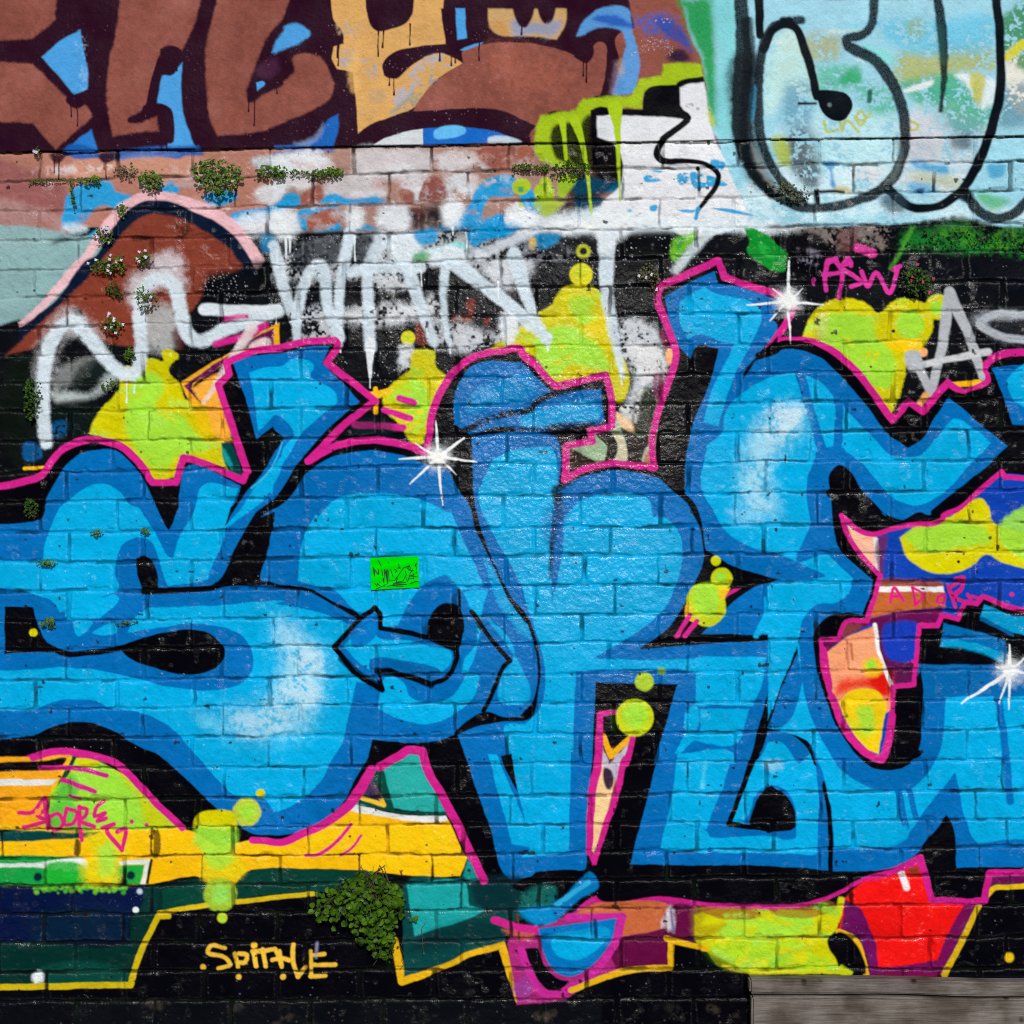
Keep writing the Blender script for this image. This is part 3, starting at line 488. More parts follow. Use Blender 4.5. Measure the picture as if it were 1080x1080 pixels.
k('@31 800,322 1000,315 @32 0,320 150,345 250,398 362,462', 7.5, BK, .8)
f('@31 375,590! 450,560 560,530 690,516 770,535 830,605 800,670 720,702 630,702 520,672 430,640', BK, .8); k('@31 20,560 70,580 140,615 260,612 390,595', 6, BK, .8); f('@31 -100,420! 20,420! 40,500 80,570 120,615! 20,610! -100,620!', BK, .8); dot('@31 20,530', 4, YL)
use(S_)
f('@31 40,880 200,865 330,855 400,862 300,870 45,885', (0,120,196), 2, .8)
part('white_highlight', 'pale spray highlight on the bowl of the letter S')
f('@31 1040,480 1080,470 @32 60,480 120,540 200,600 210,690 180,820 130,940 20,985 @31 1010,985 840,950 840,870 960,830 1050,740 1080,640', (96,204,242), 18, .75); f('@31 1060,500 @32 60,490 120,570 180,620 180,800 110,910 20,950 @31 1000,950 900,920 900,890 1000,850 1070,740 1080,640', (186,226,246), 13, .6, dry=.2); f('@31 840,870 1000,850 1080,860 1060,940 870,950', (176,214,238), 9, .5, dry=.4); f('@31 700,870 800,900 820,930 740,920', (120,210,240), 9, .6); f('@32 60,620 180,600 190,680 120,700', (206,228,242), 6, .5, dry=.4); f('@32 20,760 150,730 180,820 40,830',(200,224,240),6,.5,dry=.4)
# arrow stroke rising at the left
letter('blue arrow shaped stroke pointing up at the left')
f('@21 862,430! 960,400 1080,388 @22 130,362 232,360! 200,430! 358,592! 300,640 180,755 80,880 0,1000 @31 960,20! 880,150 800,310 760,320 830,120 @21 850,1080! 900,1000 990,890 @22 0,805! 40,750! 0,715 @21 1030,700! 962,752! 920,600', DB, .9)
f('@21 930,470! 1000,450 1080,440 @22 60,420 120,415 165,440 150,485 250,550 265,590 200,650 110,730 60,820 0,900 @21 1030,985! 1000,970! 1060,890 @22 30,800 80,745! 78,720 0,650 @21 1030,660! 970,720! 955,610', LB, 1)
f('@31 830,85 900,0 @21 960,950 1020,880 @22 60,790 40,840 @21 1000,1000 @31 930,20', LB, 1.2)
k('@21 940,960 1020,880 @22 30,770', 2, (60,190,235), 1, .8)
# the curling letter with the inner arrow
O_ = letter('blue curled letter holding a small arrow')
f('@22 -60,1080! 60,1000 130,900 250,825 400,800 520,815 640,860 760,900 780,960 840,1020 @32 850,20! 920,200 1000,380 1080,490 @33 60,560 75,700 40,850 0,900! @32 1000,900 900,880 780,950 640,990 410,980! 420,760 350,690 250,590 360,460 250,400 150,345 0,320! @31 990,310! 1030,100 @31 1080,10', DB, .9)
f('@22 180,1080! 250,1010 350,985 500,985 640,1015 740,1060 @32 740,10! 770,80 830,210 880,330! 830,340 790,350 780,345 @32 720,290 640,320 575,390 520,500! 445,505! 430,450 400,440 350,440 250,350 180,335 95,310! 100,200 125,120 175,30', LB, 1)
f('@32 0,10! 170,20 120,120 95,310! 0,310! @31 985,310 1030,130', DB, .8)
f('@32 795,360! 860,345 900,350! 870,450 860,560 800,640 790,700! 860,710 840,800 760,870 640,915 520,890 435,850! 445,740! 480,710 540,735 @32 570,800 650,825 740,800 800,720 850,600 845,480', LB, 1); f('@32 880,450 960,560 1020,640 1080,800 1060,825 950,820 960,700 1000,650 1010,600', LB, 1.2, .9); f('@32 880,200 940,300 1060,470 1080,520 1080,560 950,420', LB, 2, .7)
f('@32 345,735! 430,750! 432,850 500,900 440,960! 290,970!', DB, 1)
k('@32 250,590! 360,470 420,422! 440,450 445,510! 560,530 650,550! 760,600! 765,640 720,720 660,745! 560,715 470,680! 430,690! 450,770! 330,690 250,590!', 5.5, BK, .8)
use(O_)
f('@32 285,585! 420,480 430,545 560,560 650,585 740,610 745,650 700,700! 560,660 465,640! 400,640! 400,690! 340,640', LB, .9); f('@32 320,560 410,460 425,480 425,540 330,590', (0,116,196), 1, .9); f('@32 410,640 560,650 700,695 680,720 470,675 430,690 440,730 400,690', (0,98,168), 1, .9)
use(shadow_part)
f('@32 640,545! 650,470 690,415 740,403 780,420 797,480 790,560 765,610! 700,585', BK, .9); k('@32 775,345 780,430', 3, BK, .7); k('@32 280,640 350,700 440,760', 8, BK, 1.5, .85); k('@32 430,690 550,710 660,750', 7, BK, 1, .9)
k('@32 830,440! 900,540 990,650! 965,670 930,760 880,860', 5, BK, .8)
k('@22 740,850 790,960 840,1030 @32 850,60 930,240 1000,390 1080,490 @33 20,450 60,560 82,690 55,830 0,895 @32 1040,900 960,905 900,880 830,910 770,955', 5.5, BK, .9, taper=[9,8,8,7,6,6,6,6,6,6,6,6,8,9,7])
f('@32 840,890! 900,865 960,885 1040,890 1000,912 920,905 800,945 760,965', BK, .9); k('@32 965,910 990,1080 @42 1000,60 1020,160', 4.5, BK, .8, taper=[5,5,4,2])
# middle upright letter: head
letter('blue upright letter with a rounded hooked head')
f('@22 755,690! 755,590 790,490 840,440 920,422 1000,428 @23 0,430 60,490 130,560! 250,545 335,540! 350,690! 240,700 0,720 @22 960,700 830,740!', DB, 1)
f('@22 810,620! 830,560 900,520 1000,490 @23 20,480 60,540! 0,600 @22 950,600 820,640', (0,140,206), 4, .85); f('@23 0,660 120,620 320,600 330,660 160,690 0,700', (0,160,222), 3, .9)
k('@22 780,725! 860,690 960,650 1080,625 @23 60,600 130,565', 6.5, BK, 1.6, dry=.15); k('@22 840,740 960,712 1080,715 @23 150,700 340,690', 6, BK, 2, .9, dry=.35); k('@23 140,560 350,500', 8, BK, 1.6, .9)
N_ = letter('blue upright letter with a broad bowl and two legs')
f('@22 830,745! 960,725 1080,722 @23 150,738! 165,800 155,960! 260,910 380,885 500,895 600,930 690,1000 740,1080 @33 760,80 785,180 770,250! 740,300 700,400 640,500 500,600! 720,575! 1060,540! 1075,640! 1000,930 @33 960,1080 @43 880,300! 1080,320! 1080,470! 460,470! 580,0! @33 660,740! 310,740! 300,830 300,1080 @43 285,180 260,490! 60,500 0,530! @42 1080,530! 990,530 900,290 800,0! @32 770,960! 840,930 960,905 1080,890 @33 70,790 80,650 20,450 @32 1000,380 860,60 @22 840,980', DB, .9)
f('@22 915,840! 1000,800 1080,790 @23 130,790 150,900 130,1080 @33 130,0 120,200! 130,400! 170,200 @33 180,30! @23 180,1080 240,1020 340,985 470,980 540,1010 560,1080 @33 600,40 660,100 680,190 660,300 600,430 480,530 300,640! 700,640 @33 760,630! 1035,632! 1010,760 975,840! 830,835 730,830 720,700! 660,680! 235,690! 225,1080! @43 205,410! 0,440! @42 1080,400 1030,0 @32 1000,1080 @32 985,930! 1060,910 @33 80,840 100,680 60,520 20,400 @32 1040,330 930,130 @22 860,1000', LB, 1)
f('@32 970,920 1080,920 @33 215,920! 205,1080 @43 205,410! 60,430 0,300 @42 1040,290! 990,0! ', LB, 1)
f('@42 830,0! 980,0! 1060,300! 1080,430! @43 0,440! 220,415! 270,440! 262,490! 60,500 @42 1080,520! 990,530! 920,300!', DB, .9); f('@42 900,0! 935,0! 1050,280! 1060,0! @43 205,0! 205,410! 110,420 0,435 @42 1080,400 1000,380! 960,240!', LB, .9)
f('@42 945,10! 1000,0! 1020,160! ', BK, .8); f('@42 935,0! 950,10! 1052,280! 1020,170!', DB, 1)
f('@43 210,0! 300,0! 285,180 275,490! 240,490! 200,400!', DB, .8); f('@33 228,690! 650,685 738,700! 725,860 600,1080! 560,1080! 660,745! 312,740! 300,1080! 215,1080!', DB, .9)
f('@33 725,840! 980,842! 900,1080! 590,1080! 640,960', DB, 1); f('@33 750,850! 960,850! 935,935! 755,945!', LB, 1.2); f('@33 690,870 735,830 738,940 700,950', LB, 1.2); f('@33 690,955! 930,950 900,1000 730,985! 640,1060', LB, 1); f('@33 670,1040! 890,1035 900,1080! 665,1080!', LB, 1)
f('@43 640,150! 660,0! 890,0! 850,150! 800,260 780,320! 620,290 590,400! 620,260', LB, 1); f('@43 585,400! 620,290 700,300 790,340 780,420 740,415 600,405', LB, 1); f('@43 780,355! 1080,355! 1080,415! 780,400!', LB, 1); f('@43 460,465! 580,0! 660,0! 585,405 780,420 1080,430! 1080,470!', DB, 1); k('@43 780,40 760,140', 4, (70,196,236), 2, .8)
use(shadow_part)
k('@23 150,970 160,1080 @33 155,0 130,140 120,300', 6.5, BK, 2.2, .9, dry=.3, taper=[11,8,7,6,5,2]); f('@33 105,0 200,0 160,120 110,150', (0,90,160), 6, .5)
k('@23 600,930 690,1000 745,1080 @33 765,90 782,190', 5, BK, .9, taper=[3,6,6,6,5]); f('@23 170,930! 260,870 400,858 540,880 560,895 400,880 260,910 165,965', BK, 2, .8)
f('@33 500,595! 620,510 700,380 760,260 775,190! 830,230 920,265 1080,300! @34 48,305! 0,320 @33 1000,330 880,410 800,480 760,540! 1080,535! 1080,560! 740,580 600,590', BK, .9)
k('@33 1055,545 1070,560 1072,660', 4, BK, .7); k('@34 0,545 145,552! 60,760 0,905 @33 1040,930! 1010,1010 970,1075 @43 940,130 875,295! 970,310 1080,318 @44 0,322', 5, BK, .8)
k('@33 1045,930 1080,930 @34 0,928 60,930 120,960 180,1020 205,1080 @44 200,0 240,120 268,260 268,495', 5.5, BK, .8); k('@34 0,545 150,550', 6, BK, .8); f('@34 0,560! 130,558! 40,760 0,870! ', DB, 1); k('@34 30,570 35,660', 3.5, (4,40,80), 1, .8)
f('@43 990,320! 985,260 1010,215 1060,198 @44 30,205 75,250 92,320!', BK, 1)
letter('small blue letter with a black drop shaped hole')
f('@34 0,945! 80,950 140,985 190,1060 @44 210,60 250,260 255,495! 140,480 0,475! @43 1000,470! 780,430 880,310 1000,325 1080,328 @44 95,325! 118,310! 110,230 70,170 20,135 @43 1060,130 1000,180 970,250 960,300! 890,290! 945,130 1010,1! @33 1000,1040', DB, .9)
f('@34 0,990! 60,990 100,1040 130,1080 @44 180,0 212,130 215,280 210,420 100,420 0,420 @43 1000,420 800,400 790,362! 900,350 1080,352 @44 60,362 120,355! 118,240 80,160 20,130 @43 1050,130 990,170 960,250 935,300! 890,285! 950,130 990,30! @33 1010,1050', LB, 1); k('@43 930,280 950,190 990,120', 5, LB, 1)
f('@43 1020,40 1080,30 @44 60,40 60,60 @43 1040,70', (150,205,225), 4, .6)
use(shadow_part)
k('@33 1045,930 1080,930 @34 0,928 60,930 120,960 180,1020 205,1080 @44 200,0 240,120 268,260 268,495', 5.5, BK, .8); f('@43 990,320! 985,260 1010,215 1060,198 @44 30,205 75,250 92,320!', BK, 1); k('@34 150,550 60,760 0,905 @33 1010,1010 970,1075 @43 940,130 875,295! 970,310 1080,318 @44 0,322', 5, BK, .8)
# right hand letter E
E_ = letter('large blue letter E with a pale curved highlight')
f('@23 605,150! 700,95 815,45! 830,95! 950,120 1080,185 @24 20,250! @23 1080,270 1000,400 950,480 930,500! 960,440 1080,390 @24 60,375 180,390 280,460 400,590 520,740 585,775! 640,760 680,690 765,560! 900,680 1028,780! 900,900 760,1010 680,1070 @34 640,20 560,55 480,30 @24 400,980! 340,880 300,865 265,900 265,1000 280,1080 @34 310,150 380,230 460,300! 410,470! 330,460 250,480 215,530 215,640 250,780 330,960 @44 440,60 560,60 620,0 @34 650,900 650,700! 630,660! 740,655! 900,665 2700,660 @34 2700,1080! @44 2700,475! 880,480 795,480! 770,280 750,262! 700,340 650,400 560,470 440,495 276,495! 272,260 240,110 190,1000! @34 180,1010 100,930 @34 0,925! @33 1040,930! @34 60,760 150,550! @33 1080,540 @33 760,535! 850,440 960,350 @34 48,305! @33 900,250 780,180! @33 740,0 @23 690,980! 690,860 720,700 800,500 830,370! 740,360 710,410! 650,340', DB, .9)
f('@23 665,175! 700,150 770,110! 830,140 960,170 1010,220 980,330 900,480 830,700! 770,680! 800,560 900,350! 840,340 740,310 700,330! 670,260', LB, 1)
f('@23 780,780! 850,720 860,640 960,540 1030,500 1080,485 @24 120,475 230,520 300,600 400,700 490,800! 520,820 640,820 700,760 780,665! 830,680 940,770! 870,840 760,960 640,1030 540,1010 460,930 390,850 310,800 200,830! 165,920 175,1080 @34 185,80 240,180! 150,170! @33 1000,180 870,110 800,0! @23 760,960', LB, 1)
f('@34 0,70! 190,70 200,130 245,190 360,300! 340,360 290,400 210,410 150,470 130,560! 0,900! 0,330! 120,310 200,310! 100,240 0,200!', LB, 1); f('@34 50,300! 170,290 220,290! 100,230 0,200! 0,280', DB, 1); f('@34 0,330 140,315 210,320 60,390 10,430! ', LB, 2, .5); f('@33 1000,190 1080,195 @34 120,230 240,290 100,300 @33 1000,240', DB, 1); k('@33 990,540 1040,440 @34 0,390', 7, LB, 1.2); f('@33 985,530! 1035,435 1080,400! 1080,535!', LB, 1)
k('@24 135,480 180,640 235,820', 10, DB, 1); k('@24 290,520 300,660 290,800', 9, DB, 1); f('@24 200,810 320,790 330,830 210,840', DB, 1)
f('@34 0,930! 70,920 150,640 120,560 140,700 180,860 250,1000 @34 330,1080! @44 380,110 450,140 600,150 650,110 690,60 @34 720,800! 2700,790! @44 2700,360! 880,370 790,80! 660,260 580,380! 430,400 280,400! 270,260 240,110 200,0! @34 170,990', LB, 1)
f('@34 130,560! 215,520 215,640 250,780 330,960 @44 440,62 560,62 625,0! @34 655,700! 740,790! 720,900 690,1080 @44 650,110 580,150 450,150 350,100 290,50! @34 180,880 140,700', DB, 1)
k('@34 740,780 720,1000 @44 690,40', 6, DB, 1); k('@34 970,800 1000,1000 @44 1020,200', 8, DB, 1.2)
f('@44 790,80! 800,160 840,300 860,380! 1040,360! 2700,360! 2700,475! 800,480! 775,280 752,262! 700,340 650,400 560,470 440,495 276,495! 278,415! 420,420 500,390 580,350 660,240', DB, 1); k('@44 550,160 580,310', 7, DB, 1); k('@44 595,155 625,270', 6, DB, 1); f('@44 480,395 580,300 590,350 530,390', LB, 1.5,.8)
f('@34 120,230 180,60 175,0 265,0 310,150 380,230 460,300 410,470 330,460 250,480 215,530 170,580 190,460 280,420 350,400 370,300 250,200', DB, 1)
f('@34 630,665! 2700,650! 2700,785! 850,790 730,800 640,780!', (0,104,176), 1.5)
use(shadow_part)
k('@24 -40,400 60,350 160,355 250,400 330,460 430,590 530,720 590,775', 6, BK, .9); k('@24 530,700 585,770 640,745 690,660 765,555! 900,680 1030,780! 900,900 760,1010 700,1060', 6, BK, .9)
f('@24 265,1000! 260,900 300,862 340,880 400,970 500,1080 @34 480,25 560,55 640,70! 640,80! 450,110 400,105 305,35! 315,100 280,120! 270,30', BK, .9); f('@24 245,970 300,960 300,1000 245,990', BK, 1)
k('@34 300,60 310,150 390,240 465,300! 445,370 410,475! 330,460 250,480 212,530 215,640 250,780 330,960 420,1060 485,1080 @44 520,40 590,20 630,0', 8, BK, .9); k('@34 300,60 310,150 390,240 465,300', 9, BK, .9)
f('@34 535,770! 620,755! 645,680! 655,760 650,900 640,1010 600,1080! @44 560,60 500,65 440,60 380,0! @34 420,1060 480,1080 510,900', BK, .9)
f('@23 740,372! 830,370! 800,500 720,700 690,860 690,980! 560,880! 552,760 590,600 650,400! 700,430', BK, .9)
f('@23 900,500! 1000,400 1080,320! 1080,390! 960,440', BK, .9)
f('@44 650,390! 710,320 755,258! 772,290 795,480! 1035,480! 2700,480! 2700,500! 935,503! 910,620! 690,620!', BK, .9)
f('@24 775,545! 830,562! 940,510 930,450 1000,420 1035,415! 2700,415! 2700,640! 1030,775! 920,680', BK, .9); 
part('painted_letter', 'blue letter cut off by the right edge'); f('@24 945,450! 1035,440! 2700,440! 2700,700! 1030,690! 990,560', DB, .9); f('@24 1010,500 2700,490 2700,600 1050,600', LB, 1.2)
part('white_highlight', 'pale curved spray highlight on the letter E')
f('@23 930,800 1000,680 1080,620 @24 60,610 160,620 160,700 100,780 20,850 @23 1050,900 1070,1000 1080,1080 @33 1040,40 960,20 @23 920,960', (96,204,242), 16, .75); f('@23 960,780 1010,690 1080,640 @24 50,620 130,630 130,690 70,770 0,850 @23 1030,900 1050,1000 1060,1060 @33 1020,20 970,0 @23 945,920', (190,228,246), 12, .6, dry=.2); f('@24 0,640 150,620 130,690 0,750', (210,228,242), 6, .6, dry=.5); f('@33 880,20 1000,40 980,60 900,50', (150,215,245), 8, .6)

# ===== inset colours between the letters
part('painted_panel', 'peach, maroon and royal blue inset at the right')
f('@34 310,35! 340,115 400,205 475,290! 455,350 420,475! 480,480! 330,485! 305,535! 300,555! 225,560! 235,680 270,800 340,960 420,1040 485,1065! 500,1000 520,880 530,755! 615,750! 640,500! 715,500! 735,455! 800,470! 830,400! 880,405! 905,375! 1035,425! 2700,520! 2700,-150! @24 1000,900! 985,890! 900,965 800,1050 @34 740,50 600,75 510,95 450,115 400,105!', ROYAL, .9)
f('@34 330,75! 400,110 460,125! 470,200 470,280! 400,210 350,140', (250,190,160), 1.2); f('@34 445,130! 465,130! 472,275! 455,260!', (240,240,246), 1); f('@34 466,130 500,120 490,220 480,290 470,280', (110,40,90), 2.5, .9)
f('@34 475,310! 740,320! 750,420! 560,440 430,470! 450,370', (190,100,50), 1.5); f('@34 470,310 600,305 740,320 740,330 560,330 465,335', (130,60,60), 2, .8); f('@34 465,335! 740,335! 745,358! 460,356!', (236,240,246), 1)
f('@34 430,470! 560,440 740,425! 720,495! 560,500 450,490 330,545! 240,620! 228,562! 300,555! 330,485!', PUR, 1.4); f('@34 310,500 370,490 400,500 310,545', (140,70,60), 2, .8)
f('@34 640,500! 615,750! 530,755! 470,600 450,500 500,480 640,480', (92,24,80), 1.2); f('@34 490,500 630,490 620,640 510,640', (12,62,190), 2.5)
f('@34 240,620! 330,550 450,500! 470,600 500,700 525,755! 510,860 300,830! 270,800 240,690', PEACH, 1.4); f('@34 300,740 400,720 510,690 515,810 440,770 330,780 290,800', (236,40,20), 6, .95); f('@34 430,700 500,700 510,790 440,770', (230,20,16), 4)
k('@34 450,495 470,620 520,750', 4, (244,240,240), 1); k('@34 350,575 355,640', 3, (170,90,70), 1.2, .8)
f('@34 300,830! 340,780 410,762 470,780 500,830! 480,960 470,1045! 420,1020 350,940', (240,206,20), 1.3); f('@34 380,850 430,840 450,880 440,960 400,960 380,900', LM, 4, .9); f('@34 330,880 360,900 420,1000 360,940', (200,210,30), 3)
dot('@34 440,675', 11, (246,190,30), 3); dot('@34 432,665', 5.5, LM, 2)
part('paint_bubble', 'yellow and lime bubble row on royal blue at the right'); 
f('@24 770,1080! 830,1030 900,1000 935,1050 940,1080 @34 935,50! 700,60', YL, 1.5); f('@34 555,130! 640,75 780,50 940,50 960,70 2700,60! 2700,240! 1000,240 920,200 860,250 750,280 650,260 580,200', YL, 1.5); f('@34 580,120 700,70 900,80 940,140 800,170 650,190', LM, 4, .95); f('@34 980,70 2700,60 2700,170 990,160', LM, 3, .95); f('@34 850,0 930,0 920,40 830,40', YL, 2); dot('@34 806,230', 1.6, BK)
use(pink_part)
k('@24 1100,915 1000,915! 988,890! 900,960 800,1050 740,1080 @34 740,50 600,75 510,95 450,115 400,105 310,35! 340,120 400,210 475,290! 455,360 418,480! 330,485 302,535! 298,555! 225,560! 235,680 270,800 340,960 420,1040 480,1060! 505,1000 520,880 530,755! 615,750! 640,500! 715,500! 735,455! 800,470! 830,400! 880,405! 905,375! 1035,425 2700,500', 5.2, PK, .8)
k('@34 270,800 340,960 420,1040 480,1065 505,1000 522,880', 8, PK, .8); k('@34 610,650 665,652', 4, PK, .8); k('@34 235,600 260,760', 7, PK, .8)
part('painted_letter', 'short blue bars on black at the right edge')
f('@34 640,505! 716,505! 738,460! 800,476! 832,406! 880,411! 905,381! 1040,430! 2700,500! 2700,660! 740,665! 620,660!', BK, 1); f('@34 740,490! 860,520 1000,560! 1005,650 860,610 725,585!', (0,106,176), 1); f('@34 735,560! 860,570 1000,620! 1000,655! 860,610 725,588!', (0,156,208), 1.2); f('@34 910,410! 1035,460! 2700,510! 2700,590! 1035,530 895,465!', (0,148,202), 1); f('@34 900,460! 1035,530! 1035,545! 895,478!', (0,90,150), 1); f('@34 700,600 860,600 960,650 800,660', BK, 2)
use(pink_part); k('@34 530,755 615,750! 640,502! 715,502! 735,457! 800,472! 830,402! 880,407! 905,377! 1035,427 2700,500', 4.6, PK, .8)
part('painted_panel', 'sea green and charcoal inset under the dripping bubble stack')
f('@23 200,785! 300,765! 292,722! 385,700! 420,640 470,650 500,540! 560,560 565,780 545,860! 400,845 260,870 190,915!', (156,186,150), 1.2); f('@23 200,785! 320,850! 200,910!', (56,40,34), 1.2); f('@23 310,735 380,720 405,780 390,840 355,850 360,780', (36,28,26), 1.2); f('@23 420,700 520,740 560,560 540,700 520,850 440,850 440,760', (44,34,34), 1.5); f('@23 385,720 420,730 440,850 400,850 410,780', (206,200,170), 1.2); f('@23 400,640 480,690 490,720 420,700', (226,190,150), 1.5); f('@23 410,620 500,610 500,700 480,690', (196,200,206), 2, dry=.5); f('@23 500,560 560,545 570,620 520,740 480,730', (34,28,28), 2.5); f('@23 535,780 560,780 555,850 510,850', (170,190,160), 1.5); f('@23 530,810 550,800 545,850 515,850', (200,70,70), 1.5,.7)
f('@23 470,370 560,360 610,420 600,500 560,500 490,560 480,680 510,540', (212,214,218), 3, .9, dry=.4); f('@23 580,290 610,310 620,400 600,360', (130,40,80), 2, .9); f('@23 560,480 610,470 580,590 560,560', (130,50,90), 2, .8); f('@23 620,370 645,385 625,440 610,420', (236,170,120), 1.5)
use(pink_part)
k('@23 0,385 60,440 110,500 150,532! 355,482! 378,570 382,700! 290,720! 300,765! 190,780! 182,925! 260,880 400,855 560,872! 552,760 590,600 648,420 650,380 600,230 572,165 585,105', 7, PK, .8)
# bubbles on the blue
bub2 = part('paint_bubble', 'lime bubbles hanging in the black notch of the letter'); f('@33 695,440! 700,370 735,325 800,320 830,330 860,400 855,460 810,500 760,500', (190,208,20), 1.2); f('@33 730,340 810,320 830,400 800,460 735,430', LM, 2.5, .9); dot('@33 845,300', 11.5, (196,210,20), 1.2); dot('@33 840,295', 6, LM, 2); dot('@33 823,228', 5.5, (204,212,16), 1); f('@33 830,350 880,340 860,380 850,395', (246,190,30), 1.5)
k('@33 700,420! 700,460 740,480', 5, (240,180,40), 1)
use(pink_part); f('@33 860,385! 890,345 930,338!', PK, .8); k('@33 710,455 655,548', 5, PK, .8); k('@33 740,480 690,545', 5, PK, .8)
part('painted_panel', 'cream spike inside magenta lines between two letter legs')
f('@33 305,870! 400,865! 380,960! 480,975! @43 450,0! 380,230 320,490! 280,430! 285,180 300,0!', BK, .8)
f('@43 330,30! 330,0! 420,0! 410,60 380,170 350,290 305,420! 290,400 310,200', (244,206,150), 1.5); f('@33 330,960! 350,1080! 450,1080! 470,980 400,1050 370,1070', (206,202,216), 1.5); f('@43 330,0! 430,0! 410,90 380,120 360,150 350,80', (190,186,206), 2); f('@43 350,60 380,70 375,150 360,150', (60,40,60), 1.5); f('@43 345,-30! 390,-30! 385,30 370,45!', (110,30,40), 1.5); f('@43 355,-20! 385,-20! 370,25!', (240,190,20), 1)
k('@33 345,965! 375,1050! 480,955', 6, (246,180,24), .8)
use(pink_part); k('@33 400,866 330,872! 322,1080 @43 300,150 285,420', 7.5, PK, .8, taper=[5,8,9,8,6]); k('@33 470,975 440,1080 @43 440,20 390,200 330,380 305,480', 6.5, PK, .8, taper=[6,7,7,6,4]); f('@43 285,430! 330,420! 312,495!', PK, 1)
part('paint_bubble', 'round lime bubble under two smaller ones'); dot('@33 478,888', 19.5, (196,210,20), 1.2); dot('@33 482,880', 13, LM, 4, .95); dot('@33 518,735', 9.5, (180,214,50), 1.5); dot('@33 590,690', 4.5, (120,170,40), 1.5, .9)
f('@33 380,840 395,880 390,950 378,900', (30,60,10), 3, .7)
part(None)
# ===== lower left panels
part('painted_panel', 'yellow ochre band along the lower left')
f('@0 -60,800! @41 20,20! 120,10 250,25 350,60 450,120 550,220 650,315! 700,330 800,385 930,365! @42 0,372! 100,345 200,300 300,230 340,210! 480,255 620,285 730,280! 810,440! 780,512! 660,520 500,505 300,490 0,483! @41 940,490! 870,560 700,520 520,550! 400,560 20,560! -1500,560!', (250,192,14), 1)
f('@41 -1500,-10! 20,15! 120,5 185,10! 150,60 80,180 60,300! -1500,330!', (244,168,24), 1.2); f('@41 -1500,100! 125,108! 100,132! -1500,140!', (226,230,230), 1); f('@41 -1500,30! 60,30 160,20 130,60 20,72 -1500,72!', (14,8,14), 1.2)
k('@41 190,20 110,180', 5, (10,60,40), 1); k('@41 175,20 158,55', 3, (220,190,30), 1)
f('@41 60,300! 100,160 170,90 200,20! 260,20 350,60 450,130 560,240 620,310! 560,318 300,318', LM, 1.5); f('@41 400,90 470,150 560,240 600,300 500,310 470,200', (204,206,10), 6, .9); f('@41 60,310! 90,220 180,90 215,130 190,200 240,260 270,320', (60,180,60), 4, .8); f('@41 200,30 260,20 300,40 230,60', YL, 2)
f('@41 -1500,325! 20,325 220,335 300,330 260,350 100,360 20,370! -1500,370!', DTEAL, 1.2); f('@41 530,325! 545,320 545,440 525,440!', (50,40,10), 1.2, .8); f('@41 195,365! 215,365 213,430 195,430', (40,30,12), 1.2,.8)
f('@41 -1500,435! 20,430 230,440! 200,560! -1500,560!', (24,160,70), 1.2); f('@41 -1500,458! 20,462 250,455 250,482 20,480! -1500,480!', (220,230,226), 1.2); f('@41 380,452! 515,446! 490,550! 470,552! 492,470! 390,468!', (224,234,230), 1); f('@41 370,470! 490,470! 470,552! 350,555!', (34,168,60), 1.2); k('@41 520,450 500,545', 3, (10,40,30), 1)
for x, y in ((40,520),(130,505),(150,540),(430,515),(400,540)): dot(f'@41 {x},{y}', 4.5, (10,40,50), 1.5)
f('@41 70,560! 75,470 240,480 250,555!', (30,176,50), 2)
f('@41 -1500,560! 490,556! 480,660! 430,690! 420,800! 20,800! -1500,800!', NAVY, 2.5); f('@41 20,700 430,690 430,790 20,800', (6,40,50), 12, .5); 
for i in range(46):
    x = 24 + i * 8.6 + MR.uniform(-5, 5); y = 560 + MR.uniform(0, 30) * (0.4 + 0.6 * math.sin(i * .9) ** 2); dot(f'@41 {x:.1f},{y:.1f}', MR.uniform(1.2, 3.2), ((90,190,30),(120,200,40),(60,160,40))[i % 3], 1.5, .85)
f('@41 -1500,795! 20,795 420,790 440,690 560,560! 700,530 860,520! 760,620! 600,670! 540,680! 430,975! 20,975! -1500,975!', (6,46,42), 1.3); f('@41 485,560! 555,555! 545,670! 480,672!', (8,50,50), 1.2); f('@41 565,570! 750,545 860,560 740,630 570,665!', (8,66,54), 1.2); f('@41 20,925 420,925 415,970 20,970', (10,80,70), 3, .6)
f('@41 870,555! 905,505 1000,485 1080,483! @42 0,483! 300,492 400,500 400,560 160,585! 0,595! @41 1000,595 880,620!', (8,62,52), 1.2)
dot('@41 38,942', 6, (226,236,240), 2.5); k('@41 38,920 30,965', 3, (226,236,240), 1.5); dot('@41 455,660', 3.5, (226,236,240), 1); dot('@41 470,580', 3, (180,200,220), 1.5)
part('painted_panel', 'black base band with a yellow stepped edge along the foot')
f('@0 -1500,1042! @41 20,990! 430,985! 545,690! 700,665 880,630 1080,605! @42 160,590! 160,640 500,770 @42 540,965! 700,910 950,805! 1010,1000 1080,1040! @43 190,1040! 350,950 620,910! 640,790! 760,830 960,930! @44 0,930! 430,930! 250,800 300,750! 380,800 420,930 2700,930! 2700,1300! -700,1300! -700,1042!', BK, 1)
f('@42 400,560! 550,560 560,720 540,960! 470,760', BK, 1.2)
YO = (228,178,22)
k('@41 -1500,985 20,982 200,978 430,975! 470,850 545,690! 590,685', 6.5, (200,176,20), .8); k('@41 550,675 700,645 880,625 1080,602 @42 160,592', 5, (214,186,24), .8)
k('@42 505,790 535,960! 700,900 830,840 955,805! 985,900 1030,1040', 8.5, YO, .9); 
part('painted_panel', 'teal facets right of the hanging plant')
